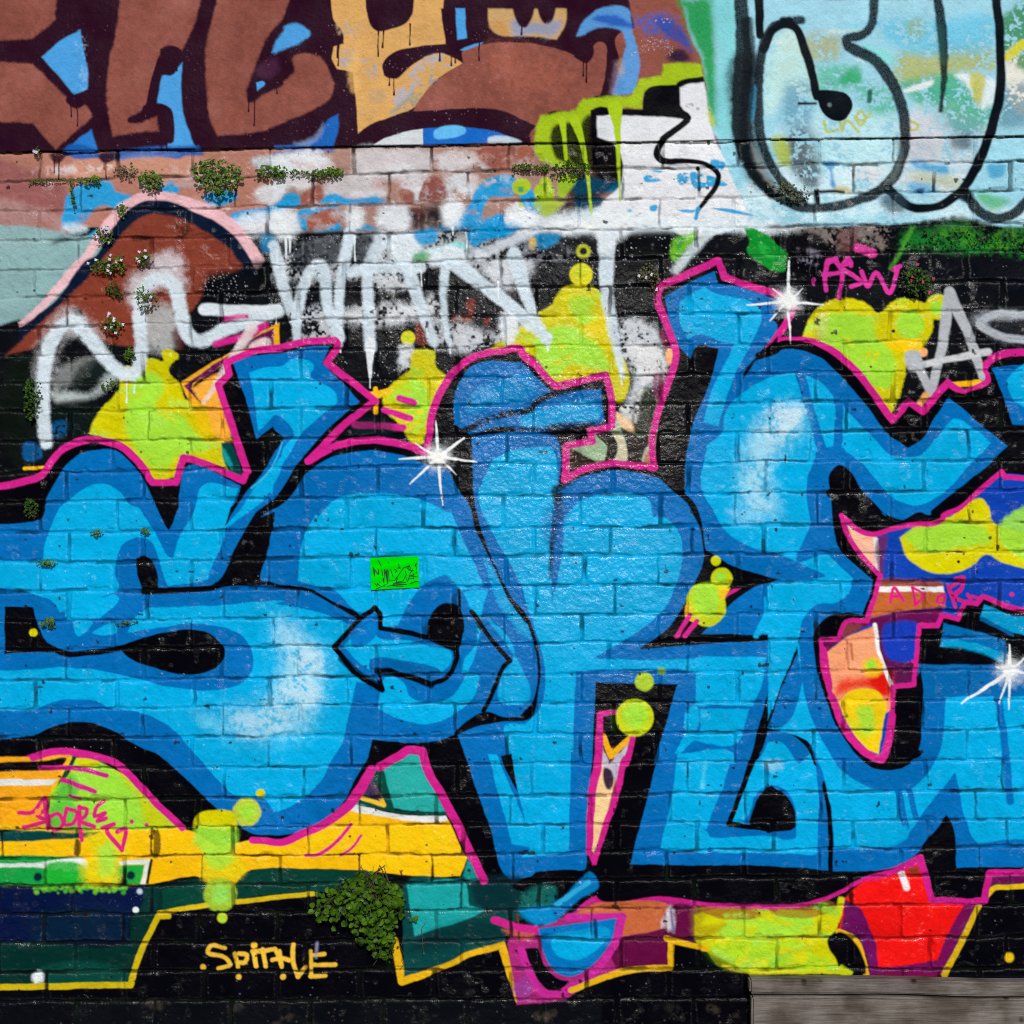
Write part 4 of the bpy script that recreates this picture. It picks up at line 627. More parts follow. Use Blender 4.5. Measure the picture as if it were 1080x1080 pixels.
f('@42 540,780! 545,550 580,520 790,512 815,440! 885,530 830,540 1000,545 1080,540! @43 0,545 130,560 130,650 0,700! @42 980,720! 970,790! 830,830 700,890 545,940!', (10,70,70), 1.2); f('@42 555,550! 800,545 820,640! 890,655! 830,690 700,735 590,770! 570,660', (26,166,168), 1.2, .95); f('@42 830,545 1080,530 @43 0,560 0,660 @42 1000,670 850,640', (8,40,48), 4, .9); f('@43 20,580 140,560 130,640 60,640 0,660', (20,110,100), 4, .8, dry=.4); f('@42 790,510! 815,440! 870,530! 820,540', (26,140,140), 1.5)
f('@42 600,780 950,720 970,780 800,800 560,830', (10,40,46), 6, .7)
part('painted_panel', 'turquoise wedge over a white and yellow chevron')
f('@42 405,72! 440,62 540,5 @32 560,1035 615,1035! @42 620,25 720,245! 600,245 480,225 330,215!', (40,172,166), 1.2); f('@42 420,70! 455,60! 505,240! 640,250 720,240! 725,262! 600,258 440,235 350,205! 380,120', (10,72,62), 1.2); f('@42 340,212! 440,240 560,260 720,262! 728,280 620,287 450,265 320,240!', (232,236,238), 1); k('@42 405,115! 460,215! 350,180', 4.5, (236,190,50), .9); f('@42 400,90 450,190 380,170', (70,50,90), 2)
k('@42 320,300 270,360 180,425 130,430', 3.6, PK, .8); k('@42 365,345 330,390 280,428', 3, PK, .8)
use(pink_part); k('@41 945,365 1080,372 @42 100,345 200,300 300,230 370,130 405,70', 7.4, PK, .8, taper=[7,7,8,9,10,11,9]); k('@42 440,58 540,0 @32 560,1025 625,1030! @42 640,60 700,170 770,300 880,535', 9, PK, .8)
k('@41 20,15 @31 120,1030 250,1045 370,1080 @41 450,115 550,220 650,312', 7.4, PK, .8); k('@41 50,60 200,60 330,95', 5, PK, .9)
k('@41 145,110 280,160', 5, PK, .9); k('@41 175,175 215,190', 3.5, PK, .9)
part('paint_bubble', 'lime bubble trail dripping down at the lower left')
f('@41 690,310! 710,260 800,238 870,250 880,310', YL, 1.4); f('@41 715,310 800,310 870,320 870,400 850,440 800,480 740,420 700,380', LM, 5, .95); f('@41 730,450 880,430 920,490 850,545 740,540', (226,206,20), 4, .9); dot('@41 922,248', 15.5, (190,208,30), 1.6); dot('@41 925,245', 9, LM, 3, .9); dot('@41 980,168', 5, YL, 1.2); dot('@41 808,595', 17, (160,196,50), 2); dot('@41 812,595', 9, (150,222,90), 4); dot('@41 816,693', 5, (196,210,40), 1.3); dot('@41 815,697', 2.5, LM, 1)
f('@41 740,430 870,435 830,480 800,495', LM, 4, .8)
part('paint_bubble', 'soft yellow bubble on the ochre band at the lower left')
f('@41 240,350 310,330 400,340 420,420 385,450 390,540 320,560 240,540 225,470 270,440', (214,206,20), 6, .85); f('@41 300,400 350,370 370,430 360,500 310,520 300,450', (160,222,70), 6, .9); f('@41 100,330 260,330 230,345 110,350', (20,70,40), 2, .4)
part('painted_tag', 'magenta handwritten tag with an arrow at the lower left')
for s_ in ('@41 66,185 72,240 82,318', '@41 -40,250 20,245 62,192 78,225 40,262 74,282 30,300 -20,310', '@41 88,262 86,300 118,322 146,290 122,250 95,262', '@41 160,236 154,296 190,290 204,246 162,232', '@41 214,222 216,300 224,366', '@41 212,226 246,234 236,264 216,276 278,306', '@41 316,200 284,226 278,262 326,250 292,282 328,272', '@41 312,312 362,294 330,316 396,408! 406,316 374,328'): k(s_, 4.4, (214,36,120), .8)
dot('@41 435,285', 2.4, (214,36,120)); dot('@41 497,300', 2.4, (214,36,120)); dot('@41 40,245', 3, (240,150,40))
part('painted_tag', 'ochre handwritten tag on the black base band')
TG = (232,186,60)
for s_ in ('@41 830,820 770,810 755,840 830,860 850,890 800,905', '@41 870,845 885,900', '@41 885,845 920,850 915,880 880,880', '@41 950,840 960,895', '@41 990,825 1000,900', '@41 945,835 1040,825', '@41 1060,835 1070,895', '@41 1030,870 1080,865 @42 60,870', '@42 78,805 75,870 95,940', '@42 15,850 30,900', '@42 95,940 130,905', '@42 150,835 155,940', '@42 160,850 210,845', '@42 165,890 255,888', '@42 150,940 215,938', '@42 0,825 20,860'): k(s_, 4.4, TG, .9)
for s_, r in (('@41 738,900', 3.2), ('@41 888,940', 3), ('@41 952,808', 3.2), ('@42 32,942', 3), ('@41 1075,940',3)): dot(s_, r, TG, 1)
k('@42 178,800 175,860', 3, (150,150,190), 1.5, .7)
# lower middle: small blue drop and maroon blocks
part('painted_panel', 'terracotta and maroon blocks along the lower middle')
f('@43 -30,735! 60,735 230,665! 320,612! 640,605 740,635! 740,780! 640,790! 615,905! 460,910 300,960 190,1040! -20,1060! -60,800!', (168,40,120), 1.2)
f('@43 270,650! 330,625 600,630 620,640 620,720 420,775! 440,685! 200,690!', (196,104,54), 1.6); f('@43 420,775! 620,735! 640,640 730,650 740,780 630,790! 618,890 400,905! 370,830', (98,14,64), 1.4); f('@43 440,780! 440,895!', (60,6,40), 1); f('@43 600,690 630,640 640,740 590,730', (216,210,226), 3, .9); k('@43 630,660 640,750', 3, (120,110,150), 1.5)
f('@42 960,740! 1080,745! @43 60,760 40,790 0,780 @42 1000,775', (190,90,80), 3, .9); k('@42 1025,680 1030,790', 2.5, (120,50,30), 1)
f('@42 1010,830! 1080,820 @43 70,820! 100,900 160,950 200,960! 150,1010 80,970 30,880! @42 1050,860', BK, 1); f('@42 1000,1000 1080,900 @43 0,900 50,1000 0,1045 @42 1040,1040', (150,60,150), 4, .9)
use(pink_part); k('@42 925,700 1000,725 1080,740 @43 60,740', 8, PK, 1); k('@43 200,690! 425,688! 410,760 370,840 300,930 210,985 150,1015 80,1000 40,940 0,830', 8, (196,40,150), 1)
letter('small blue drop shape below the black base line')
f('@43 70,740! 200,720 400,695! 385,770 340,850 280,910 210,940 150,925 100,860', (0,116,190), 1); f('@43 80,775 200,750 370,740 370,780 200,790', (0,150,210), 1.5,.9); f('@43 125,790 350,785 300,840 220,870 150,850', LB, 1.5); k('@43 310,700 315,770', 4, (0,60,110), 1.2)
f('@43 0,665! 130,640 260,525 290,500 325,560 250,610 130,710 60,720!', (0,116,186), 2); k('@43 150,640 290,540', 6, (60,190,230), 1.5, .8); f('@43 -10,660 130,650 140,700 110,720 60,720', (0,140,206), 3); k('@43 130,570 135,650', 4, (0,90,120), 1.5,.8)
part('paint_bubble', 'lime and yellow bubble row along the lower right')
f('@43 730,680! 800,655 1080,660 @44 0,650! 150,660 290,640! 300,605 325,610 325,640 290,740! 250,790 280,850 295,900! 360,905 350,930! 0,930! @43 960,930! 840,910 780,830! 730,780!', (206,206,12), 1.4); f('@43 830,770 880,700 1080,670 @44 0,665 180,680 190,730 150,765 0,770 @43 980,775', LM, 3, .9); f('@43 800,810 900,790 1080,790 @44 0,800 120,790 200,850 260,870 240,900 0,905 @43 900,900', (170,220,40), 4, .9)
f('@43 730,650 790,660 760,720 860,720 780,775 735,780', (150,120,20), 4, .6); f('@43 760,645 1080,645 1080,662 760,660', (150,90,30), 1.5, .8); f('@44 0,645 290,640 280,660 0,662', (150,90,30), 1.5, .7); f('@43 760,830 860,860 940,920 800,900', (20,60,10), 5, .8)
mottle('@43 730,680! 1080,660 @44 290,640! 290,900 @43 960,930 840,910', 34); k('@44 0,775 290,772', 2.2, (40,50,6), 1, .7); k('@43 610,780! 780,820', 6, YO, .9); k('@43 630,790! 630,905! 460,912 330,950 210,1000', 6.5, YO, .9); dot('@44 327,912', 7.5, (190,206,10), 1); 
f('@43 640,805! 760,835 800,880 960,930! 960,960 640,930!', BK, 2)
part('painted_panel', 'scarlet panel edged in maroon at the lower right')
f('@44 325,610! 420,530 550,500 640,460! 680,632! 910,625! 890,650! 735,935! 430,935! 420,850 380,790 300,740!', RED, 1.2); f('@44 325,615! 390,655 430,740 455,800 465,935! 430,935! 410,840 310,740!', (104,16,90), 1.3); f('@44 830,635! 905,630! 735,935! 460,935! 460,900! 590,890 715,870! 760,760', (112,16,84), 1.3); f('@44 400,530 560,500 640,470 650,540 640,490 420,540', (210,30,110), 2, .8); k('@44 565,505 585,565', 7, (236,226,236), 1.3); f('@44 590,490 640,480 620,510', (120,60,30), 2)
k('@44 300,750 370,790 415,930', 6.5, YO, .9); k('@44 745,935! 890,650', 7, (206,170,20), .9); k('@44 915,622! 950,570 1035,560 2700,555', 6.5, (226,190,20), .9); f('@44 900,650! 955,585 1035,575 2700,570! 2700,935! 760,935!', BK, 1); f('@44 935,510! 2700,505! 2700,550! 1035,550 940,565 915,610', PUR, 1); f('@44 300,750 340,770 390,830 410,930 390,930 290,870 255,800', BK, 1.5)
dot('@44 1018,858', 5, (226,190,20), 1.5)
use(pink_part); k('@43 320,612 600,605 800,630 1080,640 @44 0,637 150,630 300,580 400,525 550,490 645,440! 690,620! 910,622! 935,505! 1080,500 2700,500', 7.2, (200,30,136), .8)
use(shadow_part); f('@43 120,500! 270,485 280,470! 460,465! 800,475 1080,495 @44 180,490 320,500 500,490 560,480! 400,525 300,580 150,628 0,635 @43 800,628 600,603 320,610 @43 310,560! 270,500 130,560 0,580 @42 1000,560 @43 0,530', BK, 1)
f('@43 20,580 90,555 140,560 135,600 60,640 0,650', (16,96,90), 4, .8, dry=.5)
f('@43 130,640 200,590 290,500 325,560 230,620 140,690', (0,120,190), 1.5); k('@43 150,635 285,545', 5, (50,180,226), 1.2, .8)

# tags and stars on top
part('painted_tag', 'magenta three letter tag above the lime bubbles at the upper right')
for s_ in ('@14 245,1080 250,1040 290,1045 305,1065 340,1030 350,1060', '@24 245,125 240,60 255,10 285,-10', '@24 285,0 310,40 300,160', '@24 235,60 300,50', '@24 350,10 310,25 370,70 392,90 350,108', '@24 395,45 420,110 455,50 512,135 552,25'): k(s_, 4.6, (214,52,158), .8)
dot('@24 196,80', 2.3, (214,52,158)); k('@24 196,75 195,100', 3, (214,52,158)); k('@14 375,985 440,1010', 9, (222,62,160), 1.2); k('@14 530,1075 560,1060', 5, (214,52,158))
part('painted_tag', 'thin magenta tag written over the royal blue inset')
for s_ in ('@34 515,400 530,340 570,395', '@34 515,375 560,375', '@34 610,340 620,410', '@34 610,340 660,370 620,410', '@34 720,380 745,370 740,405 715,400 720,380', '@34 760,330 790,420', '@34 765,340 820,310 820,335 780,375 830,400', '@34 840,365 855,385', '@34 860,375 890,385', '@34 790,300 825,295 820,340 790,370'): k(s_, 3.2, (222,30,130), .8)
dot('@34 1028,370', 2.6, (222,30,130))
def star(label, cx, cy, r, rays):
    part('painted_star', label)
    dot(f'@0 {cx},{cy}', r, (236,244,250), r * .8, .85); dot(f'@0 {cx},{cy}', r * .5, (255,255,255), r * .4)
    for x, y, w in rays: stroke(f'@0 {cx},{cy} {x},{y}', w, (238,246,252), .8, .95, taper=[w, w * .8, w * .35])
star('white spray star on the curled letter', 462, 482, 12, ((460,444,3.5),(489,462,4),(421,484,3.5),(503,487,3.5),(432,511,3),(467,533,3.5),(481,500,3),(438,468,3)))
star('white spray star on the arm of the letter E', 831, 318, 12, ((832,276,4),(868,322,3.5),(788,322,3.5),(834,362,3),(812,338,3),(846,304,3),(815,305,2.5)))
star('white spray star at the right edge', 1066, 708, 12, ((1064,680,4),(1014,742,4.5),(1050,703,3),(1064,748,3),(1054,742,3),(1085,690,3),(1100,712,3)))
k('@34 1000,560 1000,660', 2, (0,60,110), 1, .7)
part(None)
# drips and streaks that cross several coats
for s_, L in (('@44 85,0',1),): pass
flecks(40, 940, 1060, 1050, 420, (150,150,180), (.2,.7), .5); flecks(36, 560, 330, 800, 120, (220,235,245), (.2,.6), .6); flecks(480, 250, 760, 420, 300, (230,232,236), (.2,.8), .8)  # overspray, with sun sparkle added as pale colour
flecks(600, 280, 740, 500, 300, (200,210,220), (.2,.6), .6)

# splashed mud and scuffs at the wall foot
for _i in range(90):
    _x = RNG.uniform(-20, 1100); _y = 1137 - abs(RNG.normal(0, 38)); k(f'@0 {_x:.1f},{_y:.1f} {_x+RNG.uniform(2,14):.1f},{_y+RNG.uniform(-3,3):.1f}', RNG.uniform(2, 8), ((54,50,46),(70,62,52),(40,40,38))[_i % 3], 3, .55, dry=.6)
flecks(-10, 1050, 1090, 1100, 500, (96,86,74), (.3,1.0), .6)
# ---------------------------------------------------------------- brick relief
CL = [160,190,222,253,284,313,344,374,404,433,465,497.5,529,561,592.5,622.5,654.5,685,717.5,747.5,777.5,810,842.5,874.5,904.5,934,964,994,1025,1056,1087,1118,1149]
CM = [154,182,215,245,276,304,335,367.5,399,429,461,491,524,557.5,587.5,620,651,680,712.5,742.5,776,807,840,870,901,931,960,992,1023,1054,1085,1116,1147]
CR = [145,171,202,236,265,297,327.5,359.5,391,422,453,485,517.5,552,582.5,613,645,673,706,738,769,801,834,865,894,923,954,988,1021,1052,1083,1114,1145]
def course(i, x):
    return np.where(x < 420, CL[i] + (CM[i] - CL[i]) * (x - 60) / 360.0, CM[i] + (CR[i] - CM[i]) * (x - 420) / 580.0)
wx = 0.9 * noise(XG, YG, 11, 41, 2) + 1.0 * noise(XG, YG, 60, 42, 1)
wy = 0.7 * noise(XG, YG, 9, 43, 2) + 1.1 * noise(XG, YG, 45, 44, 1)
XW = XG + wx; YW = YG + wy
ROW = np.full((NY, NX), -1, np.int16); DH = np.full((NY, NX), 99, np.float32); YMID = np.zeros((NY, NX), np.float32)
hw_row = np.random.default_rng(5).uniform(0.4, 1.0, len(CL))
for i in range(len(CL)):
    yc = course(i, XS)[None, :]
    ROW[YW >= yc] = i; YMID = np.where(YW >= yc, yc + 15.5, YMID)
    DH = np.minimum(DH, np.abs(YW - yc) - hw_row[i] * (1 + 0.9 * noise(XG, YG, 35, 300 + i, 2)))
OFF = []
rr = np.random.default_rng(9)
for i in range(len(CL)):
    o = (39 if i % 2 == 0 else 71)
    if i >= 22: o += 9
    if i in (0,): o = 42
    if i == 1: o = 82
    if i == 3: o = 80
    OFF.append(o)
DV = np.full((NY, NX), 99, np.float32); BID = np.zeros((NY, NX), np.int32); XMID = np.zeros((NY, NX))
for i in range(len(CL)):
    m = ROW == i
    if not m.any(): continue
    js = np.array([OFF[i] + 82 * k_ for k_ in range(-9, 22)], float) + rr.uniform(-3.5, 3.5, 31)
    hw = rr.uniform(0.1, 1.9, 31)
    x = XW[m]; n_ = np.searchsorted(js, x); n_ = np.clip(n_, 1, 30)
    dl = np.abs(x - js[n_ - 1]) - hw[n_ - 1]; dr = np.abs(x - js[n_]) - hw[n_]
    DV[m] = np.minimum(dl, dr); BID[m] = i * 40 + n_; XMID[m] = (js[n_ - 1] + js[n_]) / 2
DJ = np.minimum(DH, DV)
# rounded corners of the bricks
cx = np.clip(2.5 - DH, 0, None); cy_ = np.clip(2.5 - DV, 0, None)
DJ = np.where((DH < 2.5) & (DV < 2.5), 2.5 - np.sqrt(cx * cx + cy_ * cy_), DJ)
DJ = DJ + 0.45 * N1
band = ROW < 0
rb = np.random.default_rng(12).uniform(-1, 1, (1400, 3))
boff = 0.5 * rb[BID, 0] + 0.016 * rb[BID, 1] * np.clip(XW - XMID, -45, 45) + 0.045 * rb[BID, 2] * np.clip(YW - YMID, -16, 16)
prof = sm(-1.3, 1.9, DJ)
depth = 1.7 + 1.0 * noise(XG, YG, 30, 51, 2)
H = np.where(band, 2.6, (prof - 1) * depth * 1.15 + prof * boff)
# worn pits and chipped brick edges
pit = sm(0.62, 0.9, noise(XG, YG, 15, 55, 3)) * (~band)
H = H - pit * 0.8 * prof
chip = sm(0.35, 0.75, noise(XG, YG, 20, 56, 2)) * sm(4.5, 0.5, DJ) * (~band)
H = H - chip * 1.7 * prof
H = H + (0.38 * noise(XG, YG, 7, 58, 2) + 0.5 * noise(XG, YG, 17, 59, 2)) * prof * np.where(band, 0.12, 1)
ledge = sm(-1.5, 1.0, course(0, XG) - YW)
H = np.where(band | (ROW == 0), np.maximum(H * (1 - ledge) + ledge * 2.6, H * (1 - ledge) + ledge * 2.6), H)
H = H + 0.22 * N2 + 0.13 * N1 + 0.10 * N3 * np.where(band, 0.5, 1) + np.where(band, 0.5 * noise(XG, YG, 120, 57, 2), 0)
# joints: dirty bare mortar, with the shade of the joints painted in too
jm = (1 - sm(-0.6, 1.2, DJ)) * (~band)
wear_shade = 0.22 + 0.62 * noise(XG, YG, 22, 61, 2) + 0.25 * sm(250, 160, YG) + 0.35 * sm(860, 900, YG) * sm(760, 300, XG) + 0.12 * sm(760, 860, YG)
jc = np.clip(jm * np.clip(wear_shade, 0.05, 0.92), 0, 1)[..., None]
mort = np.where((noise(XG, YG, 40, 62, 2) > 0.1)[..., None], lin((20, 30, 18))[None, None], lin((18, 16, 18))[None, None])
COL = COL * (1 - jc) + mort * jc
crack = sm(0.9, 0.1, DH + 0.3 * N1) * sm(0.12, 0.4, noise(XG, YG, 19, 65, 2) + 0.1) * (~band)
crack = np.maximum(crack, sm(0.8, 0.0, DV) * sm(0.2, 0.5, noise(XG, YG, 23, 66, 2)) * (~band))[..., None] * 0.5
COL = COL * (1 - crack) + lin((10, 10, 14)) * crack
tint = 1 + 0.06 * rb[(BID * 7) % 1400, 0] * (~band) - 0.10 * sm(0.2, 0.8, noise(XG, YG, 8, 67, 3)) * sm(0.1, 0.6, noise(XG, YG, 55, 68, 2))
COL = COL * tint[..., None]
# scattered holes where all paint has flaked off
hole = sm(0.80, 0.95, noise(XG, YG, 9, 63, 3) + 0.25 * chip) * (~band) * 0.85
COL = COL * (1 - hole[..., None]) + lin((26, 22, 22)) * hole[..., None]
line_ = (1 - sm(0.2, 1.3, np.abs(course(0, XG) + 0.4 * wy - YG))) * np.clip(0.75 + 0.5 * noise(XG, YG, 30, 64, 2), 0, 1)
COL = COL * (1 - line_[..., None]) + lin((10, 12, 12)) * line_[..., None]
# thin and thick coats
COL = COL * (1 + 0.07 * N2 + 0.05 * N1 + 0.04 * GRAIN)[..., None]
COL = np.clip(COL, 0.0015, 0.9)
gx = sm(1.15, 0.35, np.sqrt(((XG - 590 - 0.12 * (YG - 500)) / 175) ** 2 + ((YG - 510) / 260) ** 2) + 0.25 * noise(XG, YG, 60, 71, 3))   # gloss raised in an ellipse to set the sheen over the middle letters
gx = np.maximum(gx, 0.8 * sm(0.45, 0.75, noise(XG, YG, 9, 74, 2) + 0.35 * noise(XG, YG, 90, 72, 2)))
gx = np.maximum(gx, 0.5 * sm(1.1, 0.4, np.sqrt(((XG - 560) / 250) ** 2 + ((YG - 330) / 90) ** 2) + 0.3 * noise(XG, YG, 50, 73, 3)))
rim = sm(0.2, 1.2, DJ) * sm(4.0, 1.6, DJ) * (~band)                       # gloss raised along the brick edges so they glint
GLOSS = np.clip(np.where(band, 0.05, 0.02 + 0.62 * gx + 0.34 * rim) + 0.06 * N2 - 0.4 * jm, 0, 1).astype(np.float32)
PID[:] = np.where(PID < 0, 0, PID)

# ---------------------------------------------------------------- materials
def mat(name, base=(0.5, 0.5, 0.5), rough=0.6, spec=0.4):
    m = bpy.data.materials.new(name); m.use_nodes = True
    b = m.node_tree.nodes['Principled BSDF']; b.inputs['Base Color'].default_value = (*base, 1)
    b.inputs['Roughness'].default_value = rough; b.inputs['Specular IOR Level'].default_value = spec
    return m, m.node_tree, b
def N(t, typ, **kw):
    n = t.nodes.new(typ)
    for a, v in kw.items():
        if a in n.inputs: n.inputs[a].default_value = v
        else: setattr(n, a, v)
    return n
M_WALL, t, b = mat('sprayed_brick', spec=0.28)
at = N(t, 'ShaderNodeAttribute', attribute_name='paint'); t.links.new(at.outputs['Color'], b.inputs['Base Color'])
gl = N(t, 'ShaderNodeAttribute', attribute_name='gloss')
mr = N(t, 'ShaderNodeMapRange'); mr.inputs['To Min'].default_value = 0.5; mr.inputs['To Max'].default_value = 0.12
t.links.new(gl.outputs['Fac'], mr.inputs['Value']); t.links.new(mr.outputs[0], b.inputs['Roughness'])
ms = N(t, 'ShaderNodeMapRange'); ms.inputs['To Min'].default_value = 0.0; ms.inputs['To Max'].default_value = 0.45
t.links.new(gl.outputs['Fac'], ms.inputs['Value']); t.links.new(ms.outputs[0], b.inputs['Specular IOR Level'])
tc = N(t, 'ShaderNodeTexCoord')
n1 = N(t, 'ShaderNodeTexNoise', Scale=98.0, Detail=3.0, Roughness=0.55); n2 = N(t, 'ShaderNodeTexNoise', Scale=420.0, Detail=2.0)
for n_ in (n1, n2): t.links.new(tc.outputs['Object'], n_.inputs['Vector'])
b1 = N(t, 'ShaderNodeBump', Strength=0.6, Distance=0.005); b2 = N(t, 'ShaderNodeBump', Strength=0.35, Distance=0.0012)
t.links.new(n1.outputs['Fac'], b1.inputs['Height']); t.links.new(n2.outputs['Fac'], b2.inputs['Height'])
t.links.new(b1.outputs[0], b2.inputs['Normal']); t.links.new(b2.outputs[0], b.inputs['Normal'])

def noisy(name, c1, c2, scale, rough=0.6, bump=0.0, spec=0.3, stretch=None, trans=0):
    m, t, b = mat(name, rough=rough, spec=spec)
    tc = N(t, 'ShaderNodeTexCoord'); src = tc.outputs['Object']
    if stretch:
        mp = N(t, 'ShaderNodeMapping'); mp.inputs['Scale'].default_value = stretch; t.links.new(src, mp.inputs['Vector']); src = mp.outputs[0]
    n = N(t, 'ShaderNodeTexNoise', Scale=scale, Detail=4.0, Roughness=0.6); t.links.new(src, n.inputs['Vector'])
    r = N(t, 'ShaderNodeValToRGB'); r.color_ramp.elements[0].position = 0.34; r.color_ramp.elements[1].position = 0.68
    r.color_ramp.elements[0].color = (*c1, 1); r.color_ramp.elements[1].color = (*c2, 1)
    t.links.new(n.outputs['Fac'], r.inputs[0]); t.links.new(r.outputs[0], b.inputs['Base Color'])
    if bump:
        bp = N(t, 'ShaderNodeBump', Strength=bump, Distance=0.004); t.links.new(n.outputs['Fac'], bp.inputs['Height']); t.links.new(bp.outputs[0], b.inputs['Normal'])
    return m
M_GROUND = noisy('asphalt', (0.035, 0.035, 0.036), (0.07, 0.068, 0.065), 60, 0.9, 0.5)
M_CORE = noisy('bare_brick', (0.10, 0.06, 0.05), (0.2, 0.12, 0.09), 12, 0.9, 0.4)
M_LEAF = noisy('leaf', (0.016, 0.052, 0.004), (0.12, 0.24, 0.014), 55, 0.5)
M_LEAFD = noisy('dark_leaf', (0.008, 0.028, 0.004), (0.045, 0.115, 0.009), 45, 0.5, spec=0.15)
M_IVY = noisy('ivy_leaf', (0.008, 0.034, 0.002), (0.085, 0.19, 0.006), 30, 0.5, spec=0.15)
M_MOSS = noisy('moss', (0.02, 0.05, 0.005), (0.12, 0.2, 0.012), 90, 0.85)
M_STEM = noisy('stem', (0.03, 0.03, 0.012), (0.09, 0.07, 0.03), 60, 0.7)
M_DRY = noisy('dry_leaf', (0.05, 0.045, 0.02), (0.14, 0.16, 0.06), 60, 0.7)
M_LILAC = noisy('lilac_petal', (0.55, 0.5, 0.72), (0.75, 0.72, 0.85), 40, 0.6)
M_REDP = noisy('red_petal', (0.4, 0.02, 0.06), (0.6, 0.05, 0.12), 40, 0.6)
M_WOOD, t, b = mat('weathered_timber', rough=0.9, spec=0.1)
tc = N(t, 'ShaderNodeTexCoord'); mp = N(t, 'ShaderNodeMapping'); mp.inputs['Scale'].default_value = (3.2, 40, 62); t.links.new(tc.outputs['Object'], mp.inputs['Vector'])
g1 = N(t, 'ShaderNodeTexNoise', Scale=3.0, Detail=8.0, Roughness=0.7, Distortion=0.6); t.links.new(mp.outputs[0], g1.inputs['Vector'])
g2 = N(t, 'ShaderNodeTexNoise', Scale=7.0, Detail=4.0); t.links.new(tc.outputs['Object'], g2.inputs['Vector'])
vo = N(t, 'ShaderNodeTexVoronoi', Scale=9.0); t.links.new(tc.outputs['Object'], vo.inputs['Vector'])
r1 = N(t, 'ShaderNodeValToRGB'); r1.color_ramp.elements[0].color = (.085, .07, .06, 1); r1.color_ramp.elements[1].color = (.205, .182, .168, 1); r1.color_ramp.elements[0].position = .32; r1.color_ramp.elements[1].position = .62; t.links.new(g1.outputs['Fac'], r1.inputs[0])
r2 = N(t, 'ShaderNodeValToRGB'); r2.color_ramp.elements[0].color = (.55, .52, .48, 1); r2.color_ramp.elements[1].color = (1.1, 1.1, 1.1, 1); r2.color_ramp.elements[0].position = .36; r2.color_ramp.elements[1].position = .56; t.links.new(g2.outputs['Fac'], r2.inputs[0])
r3 = N(t, 'ShaderNodeValToRGB'); r3.color_ramp.elements[0].color = (.25, .2, .17, 1); r3.color_ramp.elements[1].color = (1, 1, 1, 1); r3.color_ramp.elements[0].position = .05; r3.color_ramp.elements[1].position = .12; t.links.new(vo.outputs['Distance'], r3.inputs[0])
x1 = N(t, 'ShaderNodeMix', data_type='RGBA', blend_type='MULTIPLY'); x1.inputs[0].default_value = 1; t.links.new(r1.outputs[0], x1.inputs[6]); t.links.new(r2.outputs[0], x1.inputs[7])
x2 = N(t, 'ShaderNodeMix', data_type='RGBA', blend_type='MULTIPLY'); x2.inputs[0].default_value = 1; t.links.new(x1.outputs[2], x2.inputs[6]); t.links.new(r3.outputs[0], x2.inputs[7]); t.links.new(x2.outputs[2], b.inputs['Base Color'])
bp = N(t, 'ShaderNodeBump', Strength=0.5, Distance=0.003); t.links.new(g1.outputs['Fac'], bp.inputs['Height']); t.links.new(bp.outputs[0], b.inputs['Normal'])
M_NOTE = noisy('fluorescent_paper', (0.0, 0.66, 0.0), (0.0, 0.76, 0.004), 20, 0.7, spec=0.0)
M_INK = noisy('marker_ink', (0.0, 0.03, 0.004), (0.0, 0.07, 0.006), 30, 0.6)

# ---------------------------------------------------------------- objects
def link(o, parent=None):
    SC.collection.objects.link(o)
    if parent: o.parent = parent
    return o
def px(x, y, out=0.0):
    """photo pixel on the wall face -> point, 'out' metres in front of it"""
    return Vector(((x - 540) * PX, -out, ZC + (540 - y) * PX))
def empty(name, loc, label=None, cat=None, group=None):
    o = link(bpy.data.objects.new(name, None)); o.location = loc; o.empty_display_size = 0.05
    if label: o['label'] = label; o['category'] = cat
    if group: o['group'] = group
    return o
def mesh(name, V, F, m, parent=None, smooth=False):
    me = bpy.data.meshes.new(name); me.from_pydata([tuple(v) for v in V], [], F); me.materials.append(m)
    if smooth: me.polygons.foreach_set('use_smooth', [True] * len(me.polygons))
    me.update(); return link(bpy.data.objects.new(name, me), parent)

# ground
g = mesh('ground', [(-30, -40, 0), (30, -40, 0), (30, 20, 0), (-30, 20, 0)], [(0, 1, 2, 3)], M_GROUND); g['kind'] = 'structure'
# the wall
wall = empty('brick_wall', (0, 0.15, 0), 'long old brick wall covered in layers of bright graffiti paint', 'wall')
core = mesh('wall_core', [(x, y - 0.15, z) for x in (XS[1] * PX - 540 * PX, (XS[-2] - 540) * PX) for y in (0.02, 0.30) for z in (0, ZC + (540 - YS[1]) * PX)],
            [(0, 1, 3, 2), (4, 6, 7, 5), (0, 4, 5, 1), (2, 3, 7, 6), (1, 5, 7, 3), (0, 2, 6, 4)], M_CORE, wall)
H[0, :] = H[-1, :] = -12; H[:, 0] = H[:, -1] = -12
VX = ((XG - 540) * PX).astype(np.float32); VY = (-H * PX - 0.15).astype(np.float32); VZ = (ZC + (540 - YG) * PX).astype(np.float32)
VZ[-1, :] = np.maximum(VZ[-1, :], 0.0)
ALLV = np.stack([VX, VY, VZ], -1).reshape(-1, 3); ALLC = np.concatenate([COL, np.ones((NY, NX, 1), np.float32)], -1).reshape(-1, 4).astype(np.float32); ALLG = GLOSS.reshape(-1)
idx = np.arange(NX * NY, dtype=np.int32).reshape(NY, NX)
quads = np.stack([idx[:-1, :-1], idx[1:, :-1], idx[1:, 1:], idx[:-1, 1:]], -1).reshape(-1, 4)
fid = PID[:-1, :-1].reshape(-1)
